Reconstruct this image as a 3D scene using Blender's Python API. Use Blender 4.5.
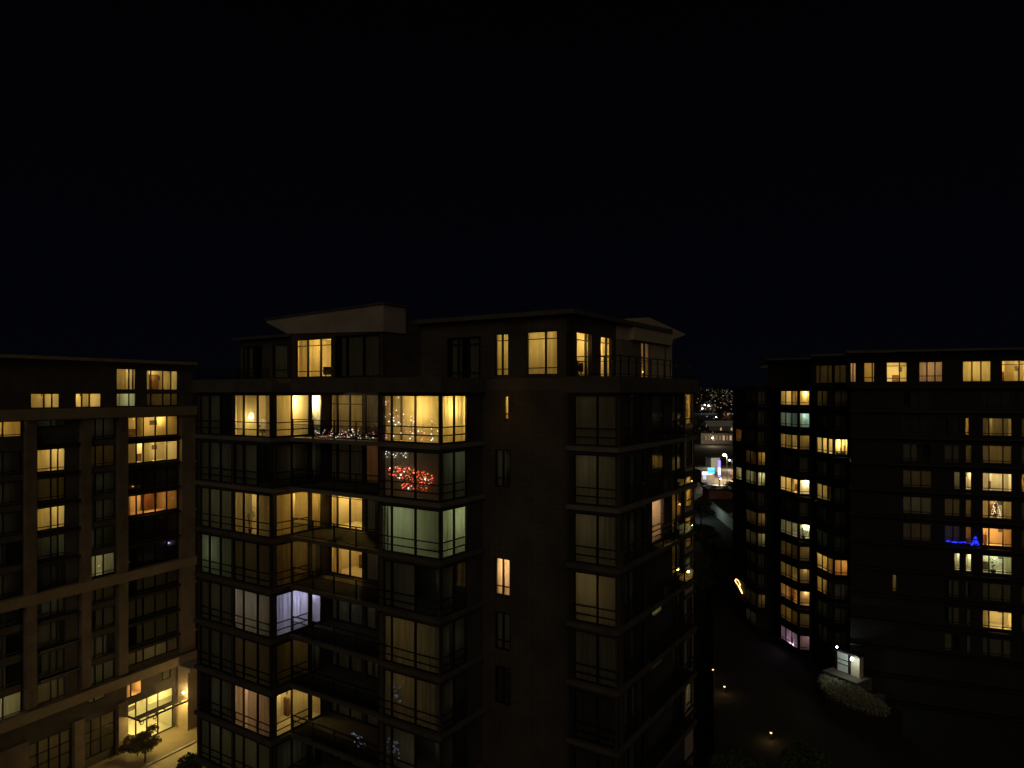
import bpy, math, random
from mathutils import Vector
random.seed(7)
for o in list(bpy.data.objects): bpy.data.objects.remove(o)
SC = bpy.context.scene
COL = SC.collection
F = 700.0; V0 = 392.0; CZ = 40.0      # focal length in pixels, horizon row, eye height

# ------------------------------------------------------------------ camera, sky, city-glow ambient, exposure
cam = bpy.data.objects.new('camera', bpy.data.cameras.new('camera')); COL.objects.link(cam)
cam.location = (0, 0, CZ); cam.rotation_euler = (math.radians(90), 0, 0)
cam.data.sensor_width = 36; cam.data.lens = 36*F/1024; cam.data.shift_y = (V0-384)/1024
cam.data.clip_start = .1; cam.data.clip_end = 20000
SC.camera = cam

W = bpy.data.worlds.new('World'); SC.world = W; W.use_nodes = True
nt = W.node_tree; bg = nt.nodes['Background']
tc = nt.nodes.new('ShaderNodeTexCoord'); sp = nt.nodes.new('ShaderNodeSeparateXYZ')
rp = nt.nodes.new('ShaderNodeValToRGB')
nt.links.new(tc.outputs['Generated'], sp.inputs[0]); nt.links.new(sp.outputs['Z'], rp.inputs[0])
e = rp.color_ramp.elements
e[0].position = 0; e[0].color = (.0009, .0011, .0022, 1)
e[1].position = .6; e[1].color = (.00035, .0003, .0004, 1)
m_ = rp.color_ramp.elements.new(.2); m_.color = (.0007, .0008, .0018, 1)
nt.links.new(rp.outputs[0], bg.inputs[0]); bg.inputs[1].default_value = 1.0

# the glow of the city behind the viewer: weak, warm, very soft
sun = bpy.data.objects.new('city_glow_sun', bpy.data.lights.new('city_glow_sun', 'SUN')); COL.objects.link(sun)
sun.data.energy = .175; sun.data.angle = math.radians(50); sun.data.color = (1, .81, .56)
sun.rotation_euler = Vector((.06, 1, -.53)).to_track_quat('-Z', 'Y').to_euler()

SC.view_settings.view_transform = 'Standard'; SC.view_settings.look = 'None'
SC.view_settings.exposure = 0; SC.view_settings.gamma = 1
SC.render.engine = 'CYCLES'
cy = SC.cycles
cy.use_denoising = True; cy.max_bounces = 5; cy.diffuse_bounces = 3; cy.glossy_bounces = 2
cy.transparent_max_bounces = 10; cy.transmission_bounces = 3; cy.use_light_tree = True
cy.caustics_reflective = False; cy.caustics_refractive = False; cy.sample_clamp_indirect = 3

# ------------------------------------------------------------------ materials
MATS = {}
def new_mat(name):
    m = bpy.data.materials.new(name); m.use_nodes = True; MATS[name] = m
    return m, m.node_tree.nodes, m.node_tree.links
def plain(name, col, rough=.7, metal=0, var=.25, scale=1.2, bump=0):
    m, n, l = new_mat(name); b = n['Principled BSDF']
    b.inputs['Roughness'].default_value = rough; b.inputs['Metallic'].default_value = metal
    t = n.new('ShaderNodeTexCoord'); no = n.new('ShaderNodeTexNoise'); no.inputs['Scale'].default_value = scale
    no.inputs['Detail'].default_value = 6; no.inputs['Roughness'].default_value = .65
    r = n.new('ShaderNodeValToRGB')
    r.color_ramp.elements[0].position = .3; r.color_ramp.elements[1].position = .72
    r.color_ramp.elements[0].color = tuple(c*(1-var) for c in col)+(1,)
    r.color_ramp.elements[1].color = tuple(min(1, c*(1+var)) for c in col)+(1,)
    l.new(t.outputs['Object'], no.inputs['Vector']); l.new(no.outputs[0], r.inputs[0]); l.new(r.outputs[0], b.inputs['Base Color'])
    if bump:
        bp = n.new('ShaderNodeBump'); bp.inputs['Strength'].default_value = bump
        l.new(no.outputs[0], bp.inputs['Height']); l.new(bp.outputs[0], b.inputs['Normal'])
    return m
def brick(name, c1, c2, mortar, sx=.23, sy=.075):
    m, n, l = new_mat(name); b = n['Principled BSDF']; b.inputs['Roughness'].default_value = .85
    t = n.new('ShaderNodeTexCoord'); s = n.new('ShaderNodeSeparateXYZ'); a = n.new('ShaderNodeMath'); a.operation = 'ADD'
    cb = n.new('ShaderNodeCombineXYZ'); br = n.new('ShaderNodeTexBrick')
    l.new(t.outputs['Object'], s.inputs[0]); l.new(s.outputs['X'], a.inputs[0]); l.new(s.outputs['Y'], a.inputs[1])
    l.new(a.outputs[0], cb.inputs['X']); l.new(s.outputs['Z'], cb.inputs['Y']); l.new(cb.outputs[0], br.inputs['Vector'])
    br.inputs['Scale'].default_value = 1; br.inputs['Brick Width'].default_value = sx; br.inputs['Row Height'].default_value = sy
    br.inputs['Mortar Size'].default_value = .008
    br.inputs['Color1'].default_value = c1+(1,); br.inputs['Color2'].default_value = c2+(1,); br.inputs['Mortar'].default_value = mortar+(1,)
    no = n.new('ShaderNodeTexNoise'); no.inputs['Scale'].default_value = .5; no.inputs['Detail'].default_value = 5
    l.new(t.outputs['Object'], no.inputs['Vector'])
    mr = n.new('ShaderNodeMapRange'); mr.inputs[1].default_value = .3; mr.inputs[2].default_value = .7; mr.inputs[3].default_value = .65; mr.inputs[4].default_value = 1.25
    l.new(no.outputs[0], mr.inputs[0])
    mx = n.new('ShaderNodeVectorMath'); mx.operation = 'SCALE'
    l.new(br.outputs[0], mx.inputs[0]); l.new(mr.outputs[0], mx.inputs['Scale']); l.new(mx.outputs[0], b.inputs['Base Color'])
    bp = n.new('ShaderNodeBump'); bp.inputs['Strength'].default_value = .3; bp.inputs['Distance'].default_value = .02
    l.new(br.outputs['Fac'], bp.inputs['Height']); bp.invert = True; l.new(bp.outputs[0], b.inputs['Normal'])
    return m
def cloth(name, col, trans=.5):
    m, n, l = new_mat(name); out = n['Material Output']; n.remove(n['Principled BSDF'])
    d = n.new('ShaderNodeBsdfDiffuse'); t = n.new('ShaderNodeBsdfTranslucent'); mx = n.new('ShaderNodeMixShader')
    no = n.new('ShaderNodeTexNoise'); no.inputs['Scale'].default_value = 1.3; no.inputs['Detail'].default_value = 4
    tc = n.new('ShaderNodeTexCoord'); mp = n.new('ShaderNodeMapping'); mp.inputs['Scale'].default_value = (4, 4, .35)
    r = n.new('ShaderNodeValToRGB'); r.color_ramp.elements[0].position = .3; r.color_ramp.elements[1].position = .7
    r.color_ramp.elements[0].color = tuple(c*.78 for c in col)+(1,); r.color_ramp.elements[1].color = tuple(min(1, c*1.06) for c in col)+(1,)
    l.new(tc.outputs['Object'], mp.inputs[0]); l.new(mp.outputs[0], no.inputs['Vector']); l.new(no.outputs[0], r.inputs[0])
    l.new(r.outputs[0], d.inputs[0]); l.new(r.outputs[0], t.inputs[0])
    mx.inputs[0].default_value = trans; l.new(d.outputs[0], mx.inputs[1]); l.new(t.outputs[0], mx.inputs[2]); l.new(mx.outputs[0], out.inputs[0])
    return m
def glass(name, tint=(.9, .93, .9)):
    m, n, l = new_mat(name); out = n['Material Output']; n.remove(n['Principled BSDF'])
    t = n.new('ShaderNodeBsdfTransparent'); t.inputs[0].default_value = tint+(1,)
    g = n.new('ShaderNodeBsdfGlossy'); g.inputs['Roughness'].default_value = .02; g.inputs[0].default_value = (1, 1, 1, 1)
    f = n.new('ShaderNodeFresnel'); f.inputs[0].default_value = 1.5
    mu = n.new('ShaderNodeMath'); mu.operation = 'MULTIPLY'; mu.inputs[1].default_value = 1.7; mu.use_clamp = True
    mx = n.new('ShaderNodeMixShader'); l.new(f.outputs[0], mu.inputs[0]); l.new(mu.outputs[0], mx.inputs[0])
    l.new(t.outputs[0], mx.inputs[1]); l.new(g.outputs[0], mx.inputs[2]); l.new(mx.outputs[0], out.inputs[0])
    return m
def emit(name, col, st, nee=False):
    m, n, l = new_mat(name); out = n['Material Output']; n.remove(n['Principled BSDF'])
    e = n.new('ShaderNodeEmission'); e.inputs[0].default_value = col+(1,); e.inputs[1].default_value = st
    l.new(e.outputs[0], out.inputs[0])
    if not nee: m.cycles.emission_sampling = 'NONE'
    return m
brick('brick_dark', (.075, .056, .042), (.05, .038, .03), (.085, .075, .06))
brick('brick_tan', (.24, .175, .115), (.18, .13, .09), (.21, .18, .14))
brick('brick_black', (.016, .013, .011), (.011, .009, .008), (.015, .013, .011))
plain('concrete', (.34, .29, .24), .8, 0, .2, .8, .1)
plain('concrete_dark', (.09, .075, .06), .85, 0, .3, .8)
plain('concrete_lit', (.17, .145, .12), .8, 0, .2, .8)
plain('concrete_tan', (.30, .23, .15), .85, 0, .2, .6, .1)
plain('stucco', (.50, .42, .32), .85, 0, .12, .5)
plain('metal_dark', (.02, .018, .018), .45, .3, .2, 3)
plain('metal_black', (.008, .008, .008), .5, .2, .2, 3)
plain('roofing', (.07, .065, .06), .9, 0, .3, .4)
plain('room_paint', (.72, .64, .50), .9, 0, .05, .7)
plain('room_unlit', (.10, .09, .075), .9, 0, .25, .7)
plain('soil', (.016, .014, .010), .95, 0, .4, .3, .3)
plain('asphalt', (.05, .05, .052), .8, 0, .25, 1.5, .1)
plain('paving', (.52, .43, .26), .8, 0, .18, .35, .1)
plain('paving_dark', (.22, .17, .10), .8, 0, .2, .4, .1)
plain('kerbstone', (.4, .36, .3), .8, 0, .15, 1)
plain('bark', (.07, .05, .035), .95, 0, .3, 4)
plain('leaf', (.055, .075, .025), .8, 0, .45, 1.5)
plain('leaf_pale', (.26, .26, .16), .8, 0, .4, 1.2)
plain('leaf_gold', (.09, .07, .02), .8, 0, .4, 1.2)
plain('wood', (.12, .06, .03), .6, 0, .3, 3)
plain('sofa_cloth', (.10, .09, .09), .9, 0, .2, 3)
plain('wall_far', (.25, .22, .2), .85, 0, .3, .2)
plain('wall_red', (.30, .12, .08), .85, 0, .3, .2)
plain('white_wall', (.75, .78, .74), .8, 0, .15, .3)
cloth('curtain_cream', (.80, .70, .46)); cloth('curtain_grey', (.58, .52, .40)); cloth('curtain_green', (.58, .62, .48))
cloth('curtain_white', (.82, .82, .82)); cloth('curtain_dim', (.50, .45, .32), .3); cloth('curtain_dark', (.16, .14, .10), .3)
glass('glass'); glass('glass_rail', (.62, .66, .62)); glass('glass_dark', (.16, .17, .15))
emit('lamp_warm', (1, .72, .35), 14); emit('lamp_amber', (1, .6, .2), 2.5); emit('lamp_white', (.85, .95, 1), 16); emit('lamp_cream', (1, .9, .65), 14)
emit('bulb_glint_red', (1, .07, .03), 1.9); emit('bulb_glint_orange', (1, .33, .06), 1.6); emit('bulb_glint_white', (1, .9, .8), 3.5)
emit('glint_pink', (1, .4, .35), 2.2); emit('glint_teal', (.1, .9, .7), .9); emit('bulb_blue', (.02, .03, 1), 2.2)
emit('bulb_gold', (1, .6, .2), 6); emit('glint_cool', (.6, .7, 1), .8)
emit('far_warm', (1, .66, .3), .5); emit('far_white', (.8, .9, 1), .8); emit('far_dim', (1, .75, .45), .16)
emit('sign_blue', (.12, .5, 1), 2.0); emit('sign_white', (.75, .9, 1), 2.5); emit('sign_violet', (.35, .25, 1), 1.8); emit('head_light', (1, .95, .8), 4)
emit('shop_light', (1, .86, .5), .28)

# ------------------------------------------------------------------ mesh helpers
class MB:
    def __init__(s): s.v = []; s.f = []; s.m = []
    def poly(s, pts, mi=0):
        i = len(s.v); s.v += [tuple(p) for p in pts]; s.f.append(tuple(range(i, i+len(pts)))); s.m.append(mi)
    def hexa(s, p, mi=0):       # 8 corners: bottom 4 then top 4
        i = len(s.v); s.v += [tuple(q) for q in p]
        for a in ((0, 3, 2, 1), (4, 5, 6, 7), (0, 1, 5, 4), (1, 2, 6, 5), (2, 3, 7, 6), (3, 0, 4, 7)):
            s.f.append(tuple(i+k for k in a)); s.m.append(mi)
    def box(s, x0, x1, y0, y1, z0, z1, mi=0):
        s.hexa([(x0, y0, z0), (x1, y0, z0), (x1, y1, z0), (x0, y1, z0), (x0, y0, z1), (x1, y0, z1), (x1, y1, z1), (x0, y1, z1)], mi)
    def prism(s, plan, z0, z1, mi=0):
        n = len(plan); i = len(s.v)
        s.v += [(x, y, z0) for x, y in plan]+[(x, y, z1) for x, y in plan]
        s.f.append(tuple(i+n+k for k in range(n))); s.f.append(tuple(i+k for k in reversed(range(n)))); s.m += [mi, mi]
        for k in range(n):
            s.f.append((i+k, i+(k+1) % n, i+n+(k+1) % n, i+n+k)); s.m.append(mi)
    def tube(s, a, b, r0, r1=None, n=6, mi=0):
        a = Vector(a); b = Vector(b); r1 = r0 if r1 is None else r1
        d = (b-a).normalized(); u = d.orthogonal().normalized(); w = d.cross(u); i = len(s.v)
        for c, r in ((a, r0), (b, r1)):
            for k in range(n):
                t = 2*math.pi*k/n; s.v.append(tuple(c+u*(r*math.cos(t))+w*(r*math.sin(t))))
        for k in range(n): s.f.append((i+k, i+(k+1) % n, i+n+(k+1) % n, i+n+k)); s.m.append(mi)
        s.f.append(tuple(i+k for k in reversed(range(n)))); s.f.append(tuple(i+n+k for k in range(n))); s.m += [mi, mi]
    def ball(s, c, r, mi=0, seg=6, ring=4, sz=1):
        i = len(s.v); s.v.append((c[0], c[1], c[2]+r*sz))
        for a in range(1, ring):
            ph = math.pi*a/ring
            for k in range(seg):
                t = 2*math.pi*k/seg; s.v.append((c[0]+r*math.sin(ph)*math.cos(t), c[1]+r*math.sin(ph)*math.sin(t), c[2]+r*sz*math.cos(ph)))
        s.v.append((c[0], c[1], c[2]-r*sz)); e = len(s.v)-1
        for k in range(seg):
            s.f.append((i, i+1+k, i+1+(k+1) % seg)); s.m.append(mi)
            b = i+1+(ring-2)*seg; s.f.append((e, b+(k+1) % seg, b+k)); s.m.append(mi)
            for a in range(ring-2):
                p = i+1+a*seg; s.f.append((p+k, p+seg+k, p+seg+(k+1) % seg, p+(k+1) % seg)); s.m.append(mi)
    def octa(s, c, r, mi=0):
        s.ball(c, r, mi, 4, 2)
    def build(s, name, mats, parent=None, smooth=False):
        me = bpy.data.meshes.new(name); me.from_pydata(s.v, [], s.f); me.update()
        if isinstance(mats, str): mats = [mats]
        for k in mats: me.materials.append(MATS[k])
        if len(mats) > 1: me.polygons.foreach_set('material_index', s.m)
        if smooth: me.polygons.foreach_set('use_smooth', [True]*len(me.polygons))
        o = bpy.data.objects.new(name, me); COL.objects.link(o)
        if parent: o.parent = parent; o.matrix_parent_inverse = parent_inv(parent)
        return o
def parent_inv(p):
    from mathutils import Matrix
    M = Matrix.Identity(4)
    q = p
    while q: M = (q.matrix_parent_inverse if q.parent else Matrix.Identity(4)) @ Matrix.Translation(q.location) @ M; q = q.parent
    return M.inverted()
def thing(name, label, cat, loc=(0, 0, 0), group=None):
    o = bpy.data.objects.new(name, None); COL.objects.link(o); o.location = loc; o.empty_display_size = .5
    return tag(o, label, cat, group)
def tag(o, label, cat, group=None):
    o['label'] = label; o['category'] = cat
    if group: o['group'] = group
    return o
def struct(name, mb, mats):
    o = mb.build(name, mats); o['kind'] = 'structure'; return o
def px(u, Y): return Vector(((u-512)/F*Y, Y))
def lamp(loc, P, col, r=.12, parent=None):
    L = bpy.data.lights.new('lamp_or_fill_light', 'POINT'); L.energy = P; L.color = col; L.shadow_soft_size = r
    o = bpy.data.objects.new('lamp_or_fill_light', L); COL.objects.link(o); o.location = loc
    if parent: o.parent = parent; o.matrix_parent_inverse = parent_inv(parent)
    return o

class Wall:      # a vertical wall plane from P (left seen from outside) to Q
    def __init__(s, P, Q):
        s.P = Vector(P); s.Q = Vector(Q); s.L = (s.Q-s.P).length; s.t = (s.Q-s.P)/s.L; s.n = Vector((s.t.y, -s.t.x))
    def s_of(s, u):        # where the sight line through column u meets this wall
        k = (u-512)/F; d = s.t.x-k*s.t.y
        return (k*s.P.y-s.P.x)/d
    def p(s, a, d, z):
        q = s.P+s.t*a+s.n*d; return (q.x, q.y, z)
    def box(s, mb, a0, a1, d0, d1, z0, z1, mi=0):
        mb.hexa([s.p(a0, d1, z0), s.p(a1, d1, z0), s.p(a1, d0, z0), s.p(a0, d0, z0), s.p(a0, d1, z1), s.p(a1, d1, z1), s.p(a1, d0, z1), s.p(a0, d0, z1)], mi)
    def fill(s, mb, z0, z1, holes, th=.25, a0=0, a1=None, mi=0, out=0):      # wall with rectangular openings
        a1 = s.L if a1 is None else a1
        zs = sorted({z0, z1}|{z for h in holes for z in h[2:] if z0 < z < z1})
        for i in range(len(zs)-1):
            zm = (zs[i]+zs[i+1])/2
            hs = sorted(h for h in holes if h[2] < zm < h[3]); a = a0
            for h in hs:
                if h[0] > a+.005: s.box(mb, a, h[0], out-th, out, zs[i], zs[i+1], mi)
                a = max(a, h[1])
            if a1 > a+.005: s.box(mb, a, a1, out-th, out, zs[i], zs[i+1], mi)

AMBER = (1, .64, .17); WARM = (1, .71, .23); CREAM = (1, .80, .42); GREEN = (.88, 1, .62); VIOLET = (.62, .6, 1); PINKISH = (1, .62, .36); TEAL = (.6, 1, .88); ORANGE = (1, .47, .13); PURPLE = (.85, .55, 1); PALEG = (.95, 1, .62)
def window(parent, w, a0, a1, z0, z1, mull=(), trans=(), rail=(), lit=None, cover=None, cloth_name=None, deep=2.6, mitre=(0, 0), fw=.06, lampf=(.5, .62, .8), lr=.12, label=None, simple=False, frame='metal_black', hang=0, dimglow=None):
    """frame with mullions and transoms > glass pane, curtain, room behind; lit = (colour, watts)"""
    mb = MB(); b0, b1 = -.10, -.004
    w.box(mb, a0, a0+fw, b0, b1, z0, z1); w.box(mb, a1-fw, a1, b0, b1, z0, z1)
    w.box(mb, a0+fw, a1-fw, b0, b1, z0, z0+fw); w.box(mb, a0+fw, a1-fw, b0, b1, z1-fw, z1)
    for m in mull: w.box(mb, m-fw*.6, m+fw*.6, b0-.01, b1+.01, z0+fw, z1-fw)
    for f in trans:
        z = z1-(z1-z0)*f; w.box(mb, a0+fw, a1-fw, b0+.02, b1-.005, z-fw*.4, z+fw*.4)
    for f in rail:
        z = z1-(z1-z0)*f; w.box(mb, a0-.02, a1+.02, b1+.02, b1+.06, z-.03, z+.03)
    fo = mb.build('window', frame, parent)
    if label: fo['label'] = label
    g = MB(); g.poly([w.p(a0+fw*.5, -.05, z0+.03), w.p(a1-fw*.5, -.05, z0+.03), w.p(a1-fw*.5, -.05, z1-.03), w.p(a0+fw*.5, -.05, z1-.03)])
    g.build('glass_pane', 'glass', fo)
    glow = None
    if not lit and dimglow: glow = (random.choice([(1, .93, .66), (1, .85, .55), (.92, 1, .72)]), random.uniform(*dimglow))
    # room
    r = MB(); e = .04; x0, x1, y0, y1 = a0-e, a1+e, z0-.02, z1+.1
    X0, X1 = x0+mitre[0]*deep, x1-mitre[1]*deep
    if X1 < X0+.3: X0, X1 = (X0+X1)/2-.15, (X0+X1)/2+.15
    f_ = [(x0, -.13, y0), (x1, -.13, y0), (x1, -.13, y1), (x0, -.13, y1)]
    k_ = [(X0, -deep, y0), (X1, -deep, y0), (X1, -deep, y1), (X0, -deep, y1)]
    f_ = [w.p(*q) for q in f_]; k_ = [w.p(*q) for q in k_]
    r.poly(k_); r.poly([f_[0], f_[1], k_[1], k_[0]]); r.poly([f_[3], k_[3], k_[2], f_[2]]); r.poly([f_[0], k_[0], k_[3], f_[3]]); r.poly([f_[1], f_[2], k_[2], k_[1]])
    r.build('room_interior', 'room_paint' if lit else 'room_unlit', fo)  # unlit rooms: their darkness is put into the wall colour
    # curtains
    if cover is None:
        cover = [(0, 1)] if not lit else [(0, .3), (.78, 1)]
    if cover and cloth_name != 'none':
        c = MB(); W_ = a1-a0; blind = random.random() < .5
        for f0, f1 in cover:
            s0 = a0+W_*f0+.03; s1 = a0+W_*f1-.03
            n = max(3, int((s1-s0)/(.35 if simple else .055))); ph = random.random()*6; i = len(c.v)
            for k in range(n+1):
                a = s0+(s1-s0)*k/n
                d = -.2+(.0 if blind else .03*math.sin(ph+a*19+1.3*math.sin(a*5+ph))+.01*math.sin(a*53))
                c.v += [w.p(a, d, z0+.02+hang), w.p(a, d, z1+.06)]
            for k in range(n): c.f.append((i+2*k, i+2*k+2, i+2*k+3, i+2*k+1)); c.m.append(0)
        c.build('curtain', cloth_name or ('curtain_cream' if lit else 'curtain_dim'), fo, smooth=True)
    if lit:
        la = (x0*(1-lampf[0])+x1*lampf[0]); ld = -deep*lampf[1]; lz = z0+(z1-z0)*lampf[2]
        mid = (X0+X1)/2; t = lampf[1]; la = mid*t+la*(1-t)
        lamp(w.p(la, ld, lz), lit[1]*(1.75 if lit[1] > 11 else 1.15), lit[0], lr, fo)
    if glow:
        lamp(w.p((x0+x1)/2, -max(1.1, deep*.55), z0+(z1-z0)*.6), glow[1], glow[0], .3, fo)  # faint light added in unlit rooms to brighten their panes
    if lit and lit[1] > 15:
        q = MB(); ra = random.uniform(.1, .55); wd = (X1-X0)*random.uniform(.18, .32); hh = random.choice([.85, 1.1, 1.9])
        w.box(q, X0+(X1-X0)*ra, X0+(X1-X0)*ra+wd, -deep+.02, -deep+.4, z0+.02, z0+hh); q.build('wall_cabinet', 'wood', fo)
        q = MB(); w.box(q, X0+(X1-X0)*.7, X0+(X1-X0)*.85, -deep+.01, -deep+.05, z0+1.2, z0+1.75); q.build('picture', 'sofa_cloth', fo)
    return fo

# ------------------------------------------------------------------ ground and streets
g = MB(); g.poly([(-6000, -300, 0), (9000, -300, 0), (9000, 9000, 0), (-6000, 9000, 0)]); struct('ground', g, 'soil')
h = MB()                                   # the low far slope the city climbs
nx, ny = 40, 8
for j in range(ny+1):
    for i in range(nx+1):
        x = -2500+i*150; y = 1900+j*180
        h.v.append((x, y, -2+max(0, (j/ny))**1.2*62*(1-.25*math.sin(i*.55))))
for j in range(ny):
    for i in range(nx):
        a = j*(nx+1)+i; h.f.append((a, a+1, a+nx+2, a+nx+1)); h.m.append(0)
struct('hills', h, 'soil')

# ================================================================== CENTRAL TOWER
O = Vector((-3.6, 35)); A = Vector((.839, -.545)).normalized(); B = Vector((.545, .839)).normalized()
def pq(p, q): return O+A*p+B*q
H1 = .15; ST = 2.9; WH = 2.47
def ztop(k): return CZ-(H1+ST*(k-1))
ct = thing('apartment_tower', 'dark brick tower in the middle with lit corner bays and flared penthouse roofs', 'apartment building', (*pq(-6, 10), 0))
KMAX = 9
W1 = Wall(pq(-18.6, -1.2), pq(-11.4, -1.2)); W2 = Wall(pq(-11.4, -1.2), pq(-11.4, 3.2)); W3 = Wall(pq(-11.4, 3.2), pq(-4.12, 3.2))
W4 = Wall(pq(-4.2, 0), pq(0, 0)); W5 = Wall(pq(0, 0), pq(0, 3.7)); W6 = Wall(pq(0, 3.7), pq(5.5, 3.7))
W7 = Wall(pq(5.5, 3.35), pq(8.1, 3.35)); W8 = Wall(pq(8.1, 3.35), pq(8.1, 7.2)); W9 = Wall(pq(7.5, 7.2), pq(7.5, 14.6)); W10 = Wall(pq(5.5, 14.6), pq(5.5, 22.4))
R2 = (.66, .83)
D = dict
#  key: wall, u0, u1, mullions, kind
GR = {'a': (W1, 198.3, 231.8, (209, 220)), 'b': (W1, 233.4, 270, (243, 257)), 'c': (W2, 276, 309.6, (292.3,)), 'd': (W2, 311.6, 322, ()),
      'e': (W3, 327.8, 362.6, (337, 349.5)), 'f': (W3, 365, 378.6, ()), 'g': (W4, 378.6, 439.8, (391.2, 414.8)), 'h': (W5, 442.2, 467.2, (454.8,)),
      'm': (W6, 495.3, 510.5, (503,)), 'r': (W7, 573.6, 621, (597,)), 's': (W8, 623.5, 645, (629.5, 636.5)), 't': (W9, 652, 664.5, ()),
      'v': (W9, 672, 682, (677,)), 'w': (W10, 686.2, 692.3, ())}
full = [(0, 1)]
S = {  # (group, storey) -> state
 ('b', 1): D(lit=(WARM, 34), cover=[(0, .62), (.8, 1)], cloth_name='curtain_cream', lampf=(.40, .3, .40), lr=.16, deep=2.6),
 ('c', 1): D(lit=(WARM, 85), cover=[(0, .5)], cloth_name='curtain_cream', lampf=(.8, .8, .8), lr=.3),
 ('d', 1): D(lit=(CREAM, 70), cover=[], deep=1.3),
 ('e', 1): D(lit=(WARM, 17), cover=full, cloth_name='curtain_grey'),
 ('g', 1): D(lit=(WARM, 72), cover=[(0, .33), (.36, 1)], cloth_name='curtain_cream', lampf=(1.0, .45, .72), deep=2.4, lr=.25),
 ('h', 1): D(lit=(WARM, 60), cover=full, cloth_name='curtain_cream', lampf=(.35, .4, .72), deep=1.7, lr=.25),
 ('g', 2): D(lit=((1, .85, .6), 4.2), cover=full, cloth_name='curtain_grey'),
 ('h', 2): D(lit=((.9, 1, .75), 1.8), cover=full, cloth_name='curtain_green'),
 ('f', 2): D(lit=((1, .45, .25), 2.2), cover=full, cloth_name='curtain_cream'),
 ('f', 1): D(lit=((1, .85, .6), 2.2), cover=full, cloth_name='curtain_grey'),
 ('e', 2): D(lit=((1, .8, .6), .7), cover=full, cloth_name='curtain_grey'),
 ('a', 3): D(lit=(PALEG, 3.5), cover=[(0, .95)], cloth_name='curtain_grey'),
 ('b', 3): D(lit=(WARM, 12), cover=[(0, .45), (.6, .95)], cloth_name='curtain_grey'),
 ('c', 3): D(lit=(AMBER, 18), cover=[(0, .55), (.6, 1)], cloth_name='curtain_cream'),
 ('d', 3): D(lit=(AMBER, 18), cover=full, cloth_name='curtain_cream'),
 ('e', 3): D(lit=(AMBER, 70), cover=[(0, .2)], cloth_name='curtain_cream', deep=2.2, lampf=(.3, .5, .8)),
 ('g', 3): D(lit=(GREEN, 17), cover=[(0, .1), (.12, 1)], cloth_name='curtain_green'),
 ('h', 3): D(lit=(GREEN, 14), cover=full, cloth_name='curtain_green', deep=1.7),
 ('a', 4): D(lit=(GREEN, 5), cover=[(0, .95)], cloth_name='curtain_green', lampf=(.12, .35, .6)),
 ('b', 4): D(lit=(WARM, 1.2), cover=full, cloth_name='curtain_grey'),
 ('c', 4): D(lit=(AMBER, 4), cover=full, cloth_name='curtain_grey'),
 ('e', 4): D(lit=(AMBER, 32), cover=[(0, .3)], cloth_name='curtain_cream', deep=2.2),
 ('b', 5): D(lit=((.92, .92, 1), 11), cover=full, cloth_name='curtain_grey'),
 ('c', 5): D(lit=(VIOLET, 40), cover=full, cloth_name='curtain_white'),
 ('d', 5): D(lit=(VIOLET, 30), cover=full, cloth_name='curtain_white'),
 ('g', 5): D(lit=(WARM, 4), cover=full, cloth_name='curtain_grey'),
 ('b', 6): D(lit=(WARM, 1.5), cover=full, cloth_name='curtain_grey'),
 ('c', 6): D(lit=(WARM, 1.8), cover=full, cloth_name='curtain_grey'),
 ('g', 6): D(lit=(WARM, 3), cover=full, cloth_name='curtain_grey'),
 ('b', 7): D(lit=(PINKISH, 20), cover=[(0, .22), (.32, 1)], cloth_name='curtain_grey'),
 ('c', 7): D(lit=(WARM, 22), cover=[(.5, 1)], cloth_name='curtain_grey', deep=2),
 ('d', 7): D(lit=(WARM, 18), cover=[], deep=2),
 ('a', 8): D(lit=(GREEN, 2.2), cover=full, cloth_name='curtain_grey'),
 ('b', 8): D(lit=(PALEG, 1.6), cover=full, cloth_name='curtain_grey'),
 ('g', 8): D(lit=(WARM, 1.0), cover=full, cloth_name='curtain_grey'),
 ('a', 9): D(lit=(AMBER, 16), cover=full, cloth_name='curtain_cream'),
 ('r', 1): D(lit=((1, .9, .6), .5), cover=full, cloth_name='curtain_grey'),
 ('r', 2): D(lit=((1, .92, .62), 1.3), cover=full, cloth_name='curtain_grey'),
 ('r', 3): D(lit=((1, .92, .6), 1.5), cover=full, cloth_name='curtain_grey'),
 ('r', 4): D(lit=((1, .82, .42), 3.2), cover=full, cloth_name='curtain_grey'),
 ('r', 5): D(cover=full, cloth_name='curtain_dim'),
 ('m', 4): D(lit=(PINKISH, 80), cover=full, cloth_name='curtain_cream', deep=2),
 ('m', 1): D(lit=(AMBER, 30), cover=full, cloth_name='curtain_cream', deep=2),
 ('t', 3): D(lit=(PINKISH, 30), cover=[], deep=2),
 ('t', 5): D(lit=(PALEG, 10), cover=full, cloth_name='curtain_grey', deep=2),
 ('t', 6): D(lit=(PINKISH, 22), cover=full, cloth_name='curtain_cream', deep=2),
 ('v', 3): D(lit=(WARM, 6), cover=[(0, .5)]), ('v', 4): D(lit=(WARM, 2), cover=[(0, .5)]),
 ('w', 1): D(lit=(AMBER, 24), cover=full, cloth_name='curtain_cream', deep=2),
 ('w', 3): D(lit=(AMBER, 60), cover=full, cloth_name='curtain_cream', deep=2),
 ('w', 4): D(lit=(AMBER, 16), cover=full, cloth_name='curtain_grey', deep=2),
 ('w', 5): D(lit=(GREEN, 3), cover=full, cloth_name='curtain_grey', deep=2),
 ('w', 8): D(lit=(PALEG, 8), cover=full, cloth_name='curtain_grey', deep=2),
}
holes = {}
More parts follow.
